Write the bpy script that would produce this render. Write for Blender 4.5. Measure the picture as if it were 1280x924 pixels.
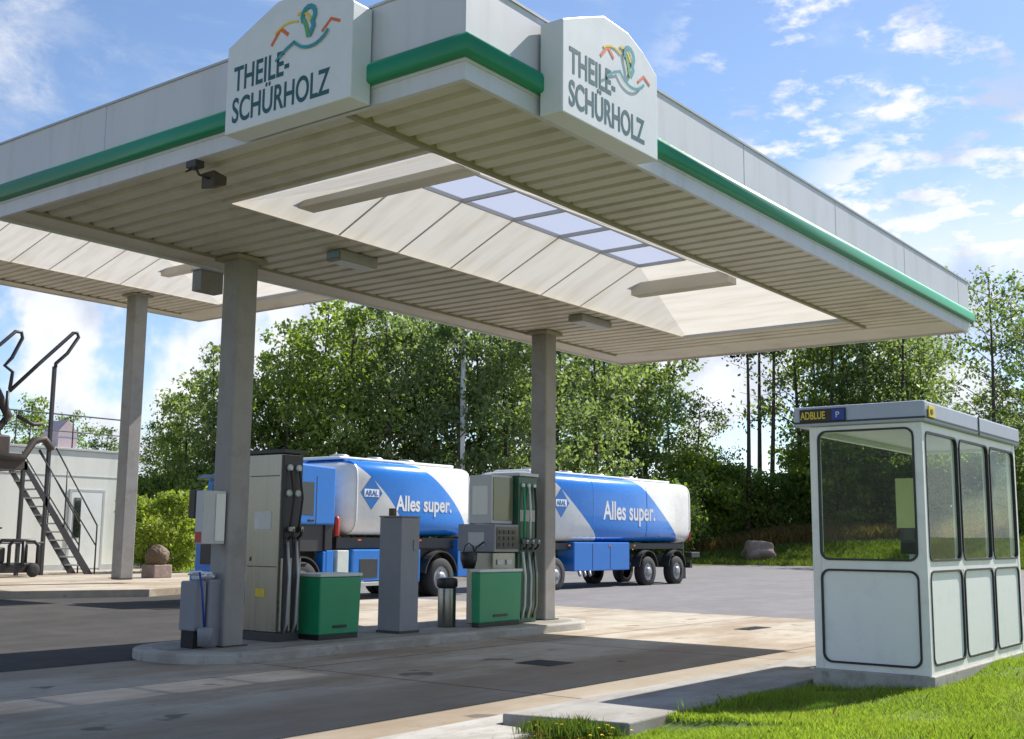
import bpy, bmesh, math, random
import numpy as np
from mathutils import Vector, Matrix

# ------------------------------------------------------------------ clear
for o in list(bpy.data.objects):
    bpy.data.objects.remove(o)
scene = bpy.context.scene
COL = scene.collection
rnd = random.Random(7)

# ------------------------------------------------------------------ camera
YAW, PITCH, ROLL, EYE = .6482, .1448, .0094, 1.6
def cam_axes():
    cy, sy, cp, sp = math.cos(YAW), math.sin(YAW), math.cos(PITCH), math.sin(PITCH)
    fw = Vector((cy*cp, sy*cp, sp)); rt = Vector((sy, -cy, 0)); up = rt.cross(fw)
    c, s = math.cos(ROLL), math.sin(ROLL)
    return c*rt + s*up, -s*rt + c*up, fw
_r, _u, _f = cam_axes()
cam = bpy.data.cameras.new('camera')
camo = bpy.data.objects.new('camera', cam); COL.objects.link(camo)
cam.sensor_width = 36.0; cam.lens = 1442.2/1280*36
cam.clip_start = .1; cam.clip_end = 6000
camo.matrix_world = Matrix(((_r.x, _u.x, -_f.x, 0), (_r.y, _u.y, -_f.y, 0), (_r.z, _u.z, -_f.z, EYE), (0, 0, 0, 1)))
scene.camera = camo

# ------------------------------------------------------------------ world, sun, exposure
SUN = Vector((1.0, -.24, 1.0)).normalized()          # towards the sun
EL = math.asin(SUN.z); AZ = math.atan2(SUN.x, SUN.y)  # azimuth from +Y towards +X
world = bpy.data.worlds.new('World'); scene.world = world; world.use_nodes = True
wt = world.node_tree; wt.nodes.clear()
def WN(t, **k):
    n = wt.nodes.new(t)
    for a, b in k.items(): setattr(n, a, b)
    return n
wl = wt.links.new
out = WN('ShaderNodeOutputWorld'); bg = WN('ShaderNodeBackground'); bg.inputs[1].default_value = .092
sky = WN('ShaderNodeTexSky', sky_type='NISHITA', sun_disc=False, sun_elevation=EL, sun_rotation=AZ)
sky.altitude = 300; sky.air_density = 1.0; sky.dust_density = .3; sky.ozone_density = 2.2
geo = WN('ShaderNodeTexCoord')
sep = WN('ShaderNodeSeparateXYZ'); wl(geo.outputs['Generated'], sep.inputs[0])
zc = WN('ShaderNodeMath', operation='MAXIMUM'); wl(sep.outputs[2], zc.inputs[0]); zc.inputs[1].default_value = .0
za = WN('ShaderNodeMath', operation='ADD'); wl(zc.outputs[0], za.inputs[0]); za.inputs[1].default_value = .10
def wdiv(i):
    n = WN('ShaderNodeMath', operation='DIVIDE'); wl(sep.outputs[i], n.inputs[0]); wl(za.outputs[0], n.inputs[1]); return n
comb = WN('ShaderNodeCombineXYZ'); wl(wdiv(0).outputs[0], comb.inputs[0]); wl(wdiv(1).outputs[0], comb.inputs[1])
def wnoise(scale, detail, rough, off, vec=None, dist=0.0):
    m = WN('ShaderNodeMapping'); m.inputs['Location'].default_value = off
    wl(comb.outputs[0] if vec is None else vec, m.inputs[0])
    n = WN('ShaderNodeTexNoise'); n.inputs['Scale'].default_value = scale; n.inputs['Detail'].default_value = detail
    n.inputs['Roughness'].default_value = rough; n.inputs['Distortion'].default_value = dist
    wl(m.outputs[0], n.inputs[0]); return n
def wramp(src, a, b):
    n = WN('ShaderNodeMapRange', interpolation_type='SMOOTHSTEP'); n.inputs[1].default_value = a; n.inputs[2].default_value = b
    wl(src, n.inputs[0]); return n.outputs[0]
def wmath(op, a, b):
    n = WN('ShaderNodeMath', operation=op)
    for i, v in enumerate((a, b)):
        if isinstance(v, (int, float)): n.inputs[i].default_value = v
        else: wl(v, n.inputs[i])
    return n.outputs[0]
def lobe(d, lo, hi):
    """1 near sky direction d, fading out: where in the sky a bank of cloud stands."""
    n = WN('ShaderNodeVectorMath', operation='DOT_PRODUCT'); nn = WN('ShaderNodeVectorMath', operation='NORMALIZE')
    wl(geo.outputs['Generated'], nn.inputs[0]); wl(nn.outputs[0], n.inputs[0]); n.inputs[1].default_value = Vector(d).normalized()
    return wramp(n.outputs['Value'], lo, hi)
def skydir(u, v):
    return _r*((u-640)/1442.2) - _u*((v-462)/1442.2) + _f
small = wramp(wnoise(7.5, 5, .62, (3.1, 1.7, 0)).outputs[0], .50, .66)
smallm = lobe(skydir(1150, 110), .972, .992)
thin = wramp(wnoise(1.6, 8, .68, (.4, 5.2, 0), dist=.6).outputs[0], .43, .72)
thinm = wmath('MAXIMUM', lobe(skydir(40, 110), .984, .998), lobe(skydir(300, 10), .994, .999))
puff = wramp(wnoise(7.5, 7, .55, (2.6, 7.3, 2.0), vec=geo.outputs['Generated']).outputs[0], .42, .52)
lowm = wramp(sep.outputs[2], .34, .16)
lowr = lobe(skydir(1200, 290), .988, .998)
c1 = wmath('MULTIPLY', small, smallm); c2 = wmath('MULTIPLY', thin, thinm); c3 = wmath('MULTIPLY', puff, lowm)
base = wmath('MULTIPLY', wramp(wnoise(2.6, 7, .6, (9, 2, 0)).outputs[0], .54, .78), .45)
mask = wmath('MAXIMUM', wmath('MAXIMUM', c1, c2), wmath('MAXIMUM', c3, base))
mask = wmath('MAXIMUM', mask, wmath('MULTIPLY', wramp(wnoise(4.6, 7, .62, (1, 4, 3)).outputs[0], .47, .60), lowr))
mask = wmath('MULTIPLY', mask, .93)
shade = WN('ShaderNodeMix', data_type='RGBA')
shade.inputs[6].default_value = (4.3, 4.7, 5.7, 1); shade.inputs[7].default_value = (7.0, 7.1, 7.2, 1)
wl(wramp(wnoise(11.0, 5, .55, (5, 3, 8), vec=geo.outputs['Generated']).outputs[0], .36, .58), shade.inputs[0])
tint = WN('ShaderNodeMix', data_type='RGBA', blend_type='MULTIPLY'); tint.inputs[0].default_value = 1
wl(sky.outputs[0], tint.inputs[6]); tint.inputs[7].default_value = (1.08, 1.09, 1.14, 1)
mx = WN('ShaderNodeMix', data_type='RGBA'); wl(mask, mx.inputs[0]); wl(tint.outputs[2], mx.inputs[6]); wl(shade.outputs[2], mx.inputs[7])
wl(mx.outputs[2], bg.inputs[0]); wl(bg.outputs[0], out.inputs[0])

sl = bpy.data.lights.new('sun', 'SUN'); sl.energy = 5.0; sl.angle = math.radians(.5); sl.color = (1, .95, .87)
so = bpy.data.objects.new('sun', sl); COL.objects.link(so); so.location = (0, 0, 30)
so.rotation_euler = SUN.to_track_quat('Z', 'Y').to_euler()

scene.view_settings.view_transform = 'Standard'; scene.view_settings.look = 'None'
scene.view_settings.exposure = .70; scene.view_settings.gamma = 1
scene.view_settings.use_curve_mapping = False

# ------------------------------------------------------------------ materials
def material(name, col, rough=.6, metal=0.0, var=.12, vscale=3.0, bump=0.0, bscale=40.0, spec=.5,
             dirt=None, dirt_amt=.5, dirt_scale=1.2, stretch=(1, 1, 1), coat=0.0, rvar=.08):
    m = bpy.data.materials.new(name); m.use_nodes = True
    t = m.node_tree; L = t.links.new; b = t.nodes['Principled BSDF']
    tc = t.nodes.new('ShaderNodeTexCoord'); mp = t.nodes.new('ShaderNodeMapping'); L(tc.outputs['Object'], mp.inputs[0])
    mp.inputs['Scale'].default_value = stretch
    n = t.nodes.new('ShaderNodeTexNoise'); n.inputs['Scale'].default_value = vscale; n.inputs['Detail'].default_value = 6; n.inputs['Roughness'].default_value = .65
    L(mp.outputs[0], n.inputs[0])
    r = t.nodes.new('ShaderNodeMapRange'); L(n.outputs[0], r.inputs[0]); r.inputs[1].default_value = .25; r.inputs[2].default_value = .75
    r.inputs[3].default_value = 1-var; r.inputs[4].default_value = 1+var
    mul = t.nodes.new('ShaderNodeVectorMath'); mul.operation = 'SCALE'; mul.inputs[0].default_value = col[:3]; L(r.outputs[0], mul.inputs[3])
    src = mul.outputs[0]
    if dirt:
        n2 = t.nodes.new('ShaderNodeTexNoise'); n2.inputs['Scale'].default_value = dirt_scale; n2.inputs['Detail'].default_value = 8; n2.inputs['Roughness'].default_value = .7
        L(mp.outputs[0], n2.inputs[0])
        r2 = t.nodes.new('ShaderNodeMapRange'); r2.interpolation_type = 'SMOOTHSTEP'; L(n2.outputs[0], r2.inputs[0]); r2.inputs[1].default_value = .46; r2.inputs[2].default_value = .70; r2.inputs[4].default_value = dirt_amt
        mm = t.nodes.new('ShaderNodeMix'); mm.data_type = 'RGBA'; L(r2.outputs[0], mm.inputs[0]); L(src, mm.inputs[6]); mm.inputs[7].default_value = (*dirt, 1)
        src = mm.outputs[2]
    L(src, b.inputs['Base Color'])
    b.inputs['Roughness'].default_value = rough; b.inputs['Metallic'].default_value = metal
    b.inputs['Specular IOR Level'].default_value = spec; b.inputs['Coat Weight'].default_value = coat
    if rvar:
        rr = t.nodes.new('ShaderNodeMapRange'); L(n.outputs[0], rr.inputs[0]); rr.inputs[3].default_value = max(0, rough-rvar); rr.inputs[4].default_value = min(1, rough+rvar)
        L(rr.outputs[0], b.inputs['Roughness'])
    if bump:
        nb = t.nodes.new('ShaderNodeTexNoise'); nb.inputs['Scale'].default_value = bscale; nb.inputs['Detail'].default_value = 4; L(mp.outputs[0], nb.inputs[0])
        bu = t.nodes.new('ShaderNodeBump'); bu.inputs['Strength'].default_value = bump; bu.inputs['Distance'].default_value = .02
        L(nb.outputs[0], bu.inputs['Height']); L(bu.outputs[0], b.inputs['Normal'])
    return m

M = {}
M['fascia'] = material('fascia_metal', (.60, .60, .64), .45, var=.05, vscale=.8, dirt=(.40, .40, .38), dirt_amt=.38, dirt_scale=2.2, stretch=(1, 1, .16))
M['green'] = material('green_band', (.010, .24, .12), .42, var=.10, vscale=1.5, dirt=(.05, .20, .12), dirt_amt=.4, dirt_scale=2, stretch=(1, 1, .3))
M['trim'] = material('grey_trim', (.42, .43, .46), .45, var=.08)
M['soffit'] = material('soffit_panel', (.60, .56, .48), .55, var=.10, vscale=1.2, dirt=(.34, .30, .23), dirt_amt=.45, dirt_scale=.8)
M['darktrim'] = material('soffit_edge_trim', (.30, .27, .19), .7, var=.15)
M['column'] = material('column_steel', (.27, .26, .245), .6, var=.12, vscale=2, bump=.15, bscale=60, dirt=(.18, .16, .13), dirt_amt=.5, dirt_scale=2.5)
M['black'] = material('black_plastic', (.016, .016, .018), .45, var=.1)
M['rubber'] = material('rubber', (.022, .022, .022), .8, var=.2)
M['dark'] = material('dark_metal', (.035, .035, .038), .5, var=.15)
M['steel'] = material('stainless_steel', (.27, .27, .245), .28, metal=.96, var=.12, vscale=3, stretch=(1.5, 1.5, .12), dirt=(.14, .14, .10), dirt_amt=.4, dirt_scale=.8)
M['greenbox'] = material('green_plastic', (.010, .27, .11), .42, var=.10, dirt=(.04, .22, .11), dirt_amt=.35, dirt_scale=3)
M['palelid'] = material('pale_lid', (.55, .60, .57), .45)
M['greypaint'] = material('grey_paint', (.22, .23, .26), .5, var=.1, dirt=(.15, .15, .16), dirt_amt=.3)
M['lightgrey'] = material('light_grey_paint', (.48, .49, .49), .45, var=.08)
M['white'] = material('white_paint', (.78, .79, .78), .4, var=.05, dirt=(.55, .56, .52), dirt_amt=.3, dirt_scale=2)
M['blue'] = material('blue_paint', (.010, .17, .58), .32, var=.06, coat=.3, dirt=(.05, .16, .4), dirt_amt=.25)
M['red'] = material('red_paint', (.45, .03, .02), .4)
M['booth'] = material('booth_frame', (.82, .81, .77), .4, var=.05, dirt=(.5, .5, .44), dirt_amt=.3, dirt_scale=4)
M['panel'] = material('booth_panel', (.82, .83, .81), .35, var=.05, dirt=(.5, .55, .55), dirt_amt=.3, dirt_scale=3)
M['roofgrey'] = material('booth_roof', (.40, .43, .52), .45, var=.08)
M['teal'] = material('teal_lettering', (.008, .085, .105), .5, var=.05)
M['yellow'] = material('yellow_print', (.75, .55, .04), .5)
M['navy'] = material('navy_print', (.02, .05, .30), .5)
M['orange'] = material('orange_print', (.65, .14, .03), .5)
M['sea'] = material('sea_print', (.03, .28, .33), .5)
M['leafprint'] = material('leaf_print', (.10, .36, .12), .5)
M['wallwhite'] = material('pale_wall', (.74, .74, .68), .7, var=.06, vscale=1.5, dirt=(.42, .42, .38), dirt_amt=.4, dirt_scale=.9, stretch=(1, 1, .3))
M['rust'] = material('weathered_steel', (.055, .045, .04), .65, var=.3, dirt=(.11, .06, .035), dirt_amt=.6, dirt_scale=5)
M['galv'] = material('galvanised_steel', (.42, .43, .44), .45, metal=.5, var=.15)
M['rim'] = material('wheel_rim', (.33, .33, .34), .45, metal=.4, var=.2)
M['rock'] = material('rock', (.30, .22, .19), .85, var=.3, vscale=2.5, bump=.8, bscale=6)
M['wood'] = material('barrel_wood', (.12, .08, .045), .7, var=.3, stretch=(4, 4, .5))
M['paper'] = material('paper', (.75, .78, .82), .8)
M['oliveglass'] = material('tinted_panel', (.14, .16, .10), .15, var=.15, vscale=1.5)
M['greencol'] = material('green_enamel', (.02, .10, .06), .35, var=.1, dirt=(.10, .09, .06), dirt_amt=.6, dirt_scale=3)
M['bluelens'] = material('blue_lens', (.20, .34, .52), .15, var=.1)
M['navyblue'] = material('badge_blue', (.010, .13, .42), .35, var=.05)
M['noticeyellow'] = material('notice_print', (.62, .60, .26), .6, var=.1)
M['sign'] = material('sign_face', (.70, .72, .74), .4, var=.04, dirt=(.55, .56, .57), dirt_amt=.25)
M['seam'] = material('rooflight_seam', (.52, .51, .48), .6)
M['screen'] = material('display', (.02, .025, .025), .12, var=0)
M['pink'] = material('faded_pink_render', (.52, .42, .44), .7)
M['rooftile'] = material('roof_tiles', (.30, .17, .15), .8)

def glass_mat(name, col=(.85, .93, .92), rough=.02, fac=.55):
    m = bpy.data.materials.new(name); m.use_nodes = True; t = m.node_tree; L = t.links.new; t.nodes.clear()
    o = t.nodes.new('ShaderNodeOutputMaterial'); tr = t.nodes.new('ShaderNodeBsdfTransparent'); tr.inputs[0].default_value = (*col, 1)
    g = t.nodes.new('ShaderNodeBsdfGlossy'); g.inputs['Roughness'].default_value = rough
    n = t.nodes.new('ShaderNodeTexNoise'); n.inputs['Scale'].default_value = 2.0; n.inputs['Detail'].default_value = 5
    fr = t.nodes.new('ShaderNodeFresnel'); fr.inputs[0].default_value = 1.5
    mp = t.nodes.new('ShaderNodeMath'); mp.operation = 'MULTIPLY_ADD'; L(fr.outputs[0], mp.inputs[0]); mp.inputs[1].default_value = fac; mp.inputs[2].default_value = .0
    d = t.nodes.new('ShaderNodeBsdfDiffuse'); d.inputs[0].default_value = (.6, .62, .58, 1)
    mx = t.nodes.new('ShaderNodeMixShader'); L(mp.outputs[0], mx.inputs[0]); L(tr.outputs[0], mx.inputs[1]); L(g.outputs[0], mx.inputs[2])
    dr = t.nodes.new('ShaderNodeMapRange'); L(n.outputs[0], dr.inputs[0]); dr.inputs[1].default_value = .35; dr.inputs[2].default_value = .8; dr.inputs[3].default_value = .0; dr.inputs[4].default_value = .004
    m2 = t.nodes.new('ShaderNodeMixShader'); L(dr.outputs[0], m2.inputs[0]); L(mx.outputs[0], m2.inputs[1]); L(d.outputs[0], m2.inputs[2])
    L(m2.outputs[0], o.inputs[0]); return m
M['glass'] = glass_mat('window_glass', (.84, .91, .87), .0, .24)


def window_mat():   # dark vehicle glass
    return material('vehicle_glass', (.012, .018, .022), .06, var=0, spec=.9, rvar=0)
M['vglass'] = window_mat()

def translucent_mat(name, col, tcol, fac):
    m = bpy.data.materials.new(name); m.use_nodes = True; t = m.node_tree; L = t.links.new; t.nodes.clear()
    o = t.nodes.new('ShaderNodeOutputMaterial'); d = t.nodes.new('ShaderNodeBsdfDiffuse'); tr = t.nodes.new('ShaderNodeBsdfTranslucent')
    tc = t.nodes.new('ShaderNodeTexCoord'); n = t.nodes.new('ShaderNodeTexNoise'); n.inputs['Scale'].default_value = 1.6; n.inputs['Detail'].default_value = 7; mp = t.nodes.new('ShaderNodeMapping'); mp.inputs['Scale'].default_value = (3.2, .5, .8); L(tc.outputs['Object'], mp.inputs[0]); L(mp.outputs[0], n.inputs[0])
    for sh, c in ((d, col), (tr, tcol)):
        mm = t.nodes.new('ShaderNodeMix'); mm.data_type = 'RGBA'; mm.inputs[6].default_value = (*c, 1); mm.inputs[7].default_value = (c[0]*.82, c[1]*.79, c[2]*.73, 1)
        r = t.nodes.new('ShaderNodeMapRange'); L(n.outputs[0], r.inputs[0]); r.inputs[1].default_value = .42; r.inputs[2].default_value = .75; r.inputs[4].default_value = .8
        L(r.outputs[0], mm.inputs[0]); L(mm.outputs[2], sh.inputs[0])
    mx = t.nodes.new('ShaderNodeMixShader'); mx.inputs[0].default_value = fac; L(d.outputs[0], mx.inputs[1]); L(tr.outputs[0], mx.inputs[2]); L(mx.outputs[0], o.inputs[0])
    return m
M['rooflight'] = translucent_mat('rooflight_panel', (.70, .69, .67), (.66, .63, .57), .52)

def milky_mat():
    m = bpy.data.materials.new('skylight_glazing'); m.use_nodes = True; t = m.node_tree; L = t.links.new; t.nodes.clear()
    o = t.nodes.new('ShaderNodeOutputMaterial'); a = t.nodes.new('ShaderNodeBsdfTransparent'); a.inputs[0].default_value = (.50, .53, .64, 1)
    b = t.nodes.new('ShaderNodeBsdfTranslucent'); b.inputs[0].default_value = (.34, .36, .42, 1)
    x = t.nodes.new('ShaderNodeMixShader'); x.inputs[0].default_value = .8; L(a.outputs[0], x.inputs[1]); L(b.outputs[0], x.inputs[2]); L(x.outputs[0], o.inputs[0]); return m
M['glazing'] = milky_mat()

def leaf_mat(name, c1, c2, tl=.35):
    m = bpy.data.materials.new(name); m.use_nodes = True; t = m.node_tree; L = t.links.new; t.nodes.clear()
    o = t.nodes.new('ShaderNodeOutputMaterial'); d = t.nodes.new('ShaderNodeBsdfPrincipled'); d.inputs['Roughness'].default_value = .55; d.inputs['Specular IOR Level'].default_value = .35
    tr = t.nodes.new('ShaderNodeBsdfTranslucent')
    g = t.nodes.new('ShaderNodeNewGeometry'); oi = t.nodes.new('ShaderNodeObjectInfo')
    tc = t.nodes.new('ShaderNodeTexCoord'); n = t.nodes.new('ShaderNodeTexNoise'); n.inputs['Scale'].default_value = .7; n.inputs['Detail'].default_value = 2; L(tc.outputs['Object'], n.inputs[0])
    a = t.nodes.new('ShaderNodeMath'); a.operation = 'MULTIPLY_ADD'; L(g.outputs['Random Per Island'], a.inputs[0]); a.inputs[1].default_value = .45; L(n.outputs[0], a.inputs[2])
    b = t.nodes.new('ShaderNodeMath'); b.operation = 'MULTIPLY_ADD'; L(oi.outputs['Random'], b.inputs[0]); b.inputs[1].default_value = .5; L(a.outputs[0], b.inputs[2])
    r = t.nodes.new('ShaderNodeMapRange'); L(b.outputs[0], r.inputs[0]); r.inputs[1].default_value = .45; r.inputs[2].default_value = 1.35
    mm = t.nodes.new('ShaderNodeMix'); mm.data_type = 'RGBA'; L(r.outputs[0], mm.inputs[0]); mm.inputs[6].default_value = (*c1, 1); mm.inputs[7].default_value = (*c2, 1)
    L(mm.outputs[2], d.inputs['Base Color'])
    sc = t.nodes.new('ShaderNodeVectorMath'); sc.operation = 'MULTIPLY'; L(mm.outputs[2], sc.inputs[0]); sc.inputs[1].default_value = (1.5, 1.6, .7); L(sc.outputs[0], tr.inputs[0])
    mx = t.nodes.new('ShaderNodeMixShader'); mx.inputs[0].default_value = tl; L(d.outputs[0], mx.inputs[1]); L(tr.outputs[0], mx.inputs[2]); L(mx.outputs[0], o.inputs[0])
    return m
M['leaf'] = leaf_mat('leaf_green', (.085, .14, .038), (.24, .31, .085), .5)
M['leafdark'] = leaf_mat('leaf_dark', (.07, .115, .045), (.20, .255, .095), .5)
M['leafblue'] = leaf_mat('leaf_grey_green', (.10, .155, .07), (.24, .30, .15), .48)
M['leafyellow'] = leaf_mat('leaf_yellow_green', (.12, .18, .025), (.26, .32, .06), .45)
M['pineleaf'] = leaf_mat('pine_needles', (.022, .045, .022), (.055, .085, .038), .15)
M['grassblade'] = leaf_mat('grass_blade', (.13, .22, .028), (.30, .38, .075), .5)
M['dryblade'] = leaf_mat('dry_grass', (.16, .12, .035), (.26, .17, .06), .3)
M['fieldblade'] = leaf_mat('field_grass', (.07, .13, .02), (.17, .21, .045), .35)
M['bark'] = material('bark', (.075, .06, .05), .9, var=.3, vscale=6, stretch=(2, 2, .4))
M['barkred'] = material('pine_bark', (.11, .07, .05), .9, var=.3, vscale=6, stretch=(2, 2, .4))

def ground_mat(name, c_lo, c_hi, stain, sscale=.35, sa=.6, joints=False, tyre=False, bump=.25):
    m = bpy.data.materials.new(name); m.use_nodes = True; t = m.node_tree; L = t.links.new; b = t.nodes['Principled BSDF']
    tc = t.nodes.new('ShaderNodeTexCoord')
    def noise(s, d, r=.65, st=(1, 1, 1)):
        mp = t.nodes.new('ShaderNodeMapping'); mp.inputs['Scale'].default_value = st; L(tc.outputs['Object'], mp.inputs[0])
        n = t.nodes.new('ShaderNodeTexNoise'); n.inputs['Scale'].default_value = s; n.inputs['Detail'].default_value = d; n.inputs['Roughness'].default_value = r; L(mp.outputs[0], n.inputs[0]); return n.outputs[0]
    def mr(src, a, bb, c=0, d=1):
        n = t.nodes.new('ShaderNodeMapRange'); n.interpolation_type = 'SMOOTHSTEP'; L(src, n.inputs[0])
        for i, v in enumerate((a, bb, c, d)): n.inputs[i+1].default_value = v
        return n.outputs[0]
    def mix(f, a, c):
        n = t.nodes.new('ShaderNodeMix'); n.data_type = 'RGBA'; L(f, n.inputs[0])
        for i, v in ((6, a), (7, c)):
            if isinstance(v, tuple): n.inputs[i].default_value = (*v, 1)
            else: L(v, n.inputs[i])
        return n.outputs[2]
    c = mix(mr(noise(1.4, 8), .3, .7), c_lo, c_hi)
    c = mix(mr(noise(sscale, 7, .7, (.6, 1.6, 1)), .42, .62, 0, sa), c, stain)
    c = mix(mr(noise(4.5, 4, .6), .60, .74, 0, .45), c, tuple(v*.45 for v in stain))
    c = mix(mr(noise(70, 3, .7), .35, .7, 0, .22), c, tuple(v*.5 for v in c_lo))
    if tyre:      # rubber and oil film plus painted canopy shade; the paler band paints skylight light
        sx = t.nodes.new('ShaderNodeSeparateXYZ'); L(tc.outputs['Object'], sx.inputs[0])
        w_ = t.nodes.new('ShaderNodeMath'); w_.operation = 'MULTIPLY_ADD'; L(noise(.5, 5, .6, (.5, 1, 1)), w_.inputs[0]); w_.inputs[1].default_value = 1.6; L(sx.outputs[1], w_.inputs[2])
        k1 = mr(w_.outputs[0], 9.3, 9.9, 1, 0); k2 = mr(w_.outputs[0], 12.3, 13.4, 0, 1); kx = mr(sx.outputs[0], 13.5, 17.5, 1, 0); k0 = mr(w_.outputs[0], 7.0, 7.6, 0, 1)
        q = t.nodes.new('ShaderNodeMath'); q.operation = 'ADD'; L(k1, q.inputs[0]); L(k2, q.inputs[1])
        q2 = t.nodes.new('ShaderNodeMath'); q2.operation = 'MULTIPLY'; L(q.outputs[0], q2.inputs[0]); L(kx, q2.inputs[1])
        q4 = t.nodes.new('ShaderNodeMath'); q4.operation = 'MULTIPLY'; L(q2.outputs[0], q4.inputs[0]); L(k0, q4.inputs[1])
        q3 = t.nodes.new('ShaderNodeMath'); q3.operation = 'MULTIPLY'; L(q4.outputs[0], q3.inputs[0]); q3.inputs[1].default_value = .60
        c = mix(q3.outputs[0], c, (.225, .175, .12))
        tr_ = noise(2.2, 6, .7, (.12, 2.6, 1)); c = mix(mr(tr_,   .56, .68, 0, .32), c, (.14, .115, .09))
        c = mix(mr(noise(1.1, 3, .5), .66, .70, 0, .7), c, (.07, .06, .05))
    if joints:
        sx = t.nodes.new('ShaderNodeSeparateXYZ'); L(tc.outputs['Object'], sx.inputs[0])
        acc = None
        for i, per in ((0, 5.0), (1, 3.6)):
            f = t.nodes.new('ShaderNodeMath'); f.operation = 'PINGPONG'; L(sx.outputs[i], f.inputs[0]); f.inputs[1].default_value = per/2
            k = mr(f.outputs[0], .012, .03, .75, 0)
            if acc is None: acc = k
            else:
                q = t.nodes.new('ShaderNodeMath'); q.operation = 'MAXIMUM'; L(acc, q.inputs[0]); L(k, q.inputs[1]); acc = q.outputs[0]
        c = mix(acc, c, (.045, .04, .035))
    L(c, b.inputs['Base Color']); b.inputs['Roughness'].default_value = .88; b.inputs['Specular IOR Level'].default_value = .3
    bu = t.nodes.new('ShaderNodeBump'); bu.inputs['Strength'].default_value = bump; bu.inputs['Distance'].default_value = .01; L(noise(90, 4), bu.inputs['Height']); L(bu.outputs[0], b.inputs['Normal'])
    return m
M['concrete'] = ground_mat('concrete_apron', (.39, .345, .275), (.48, .43, .36), (.24, .165, .095), joints=True, tyre=True, sa=.7)  # tyre: rubber and oil film plus painted canopy shade and skylight band
M['groundshade'] = ground_mat('painted_ground_shade', (.040, .038, .036), (.062, .058, .054), (.026, .024, .022), .4, .5)  # dark colour standing in for shade on the left ground
M['asphalt'] = ground_mat('asphalt', (.165, .16, .165), (.215, .205, .21), (.13, .125, .125), .25, .4)
M['kerb'] = ground_mat('kerb_concrete', (.38, .37, .34), (.48, .465, .43), (.24, .21, .16), 2.2, .5)
M['pave'] = ground_mat('pavement_concrete', (.30, .29, .275), (.40, .385, .36), (.20, .17, .13), 1.2, .5)
M['islandtop'] = ground_mat('island_concrete', (.28, .265, .235), (.38, .36, .32), (.17, .145, .11), 1.0, .6)
M['soil'] = ground_mat('soil_grass', (.07, .12, .022), (.11, .17, .035), (.08, .09, .03), .5, .5)
M['field'] = ground_mat('field_ground', (.10, .14, .03), (.17, .20, .05), (.19, .14, .05), .12, .7)

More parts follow.
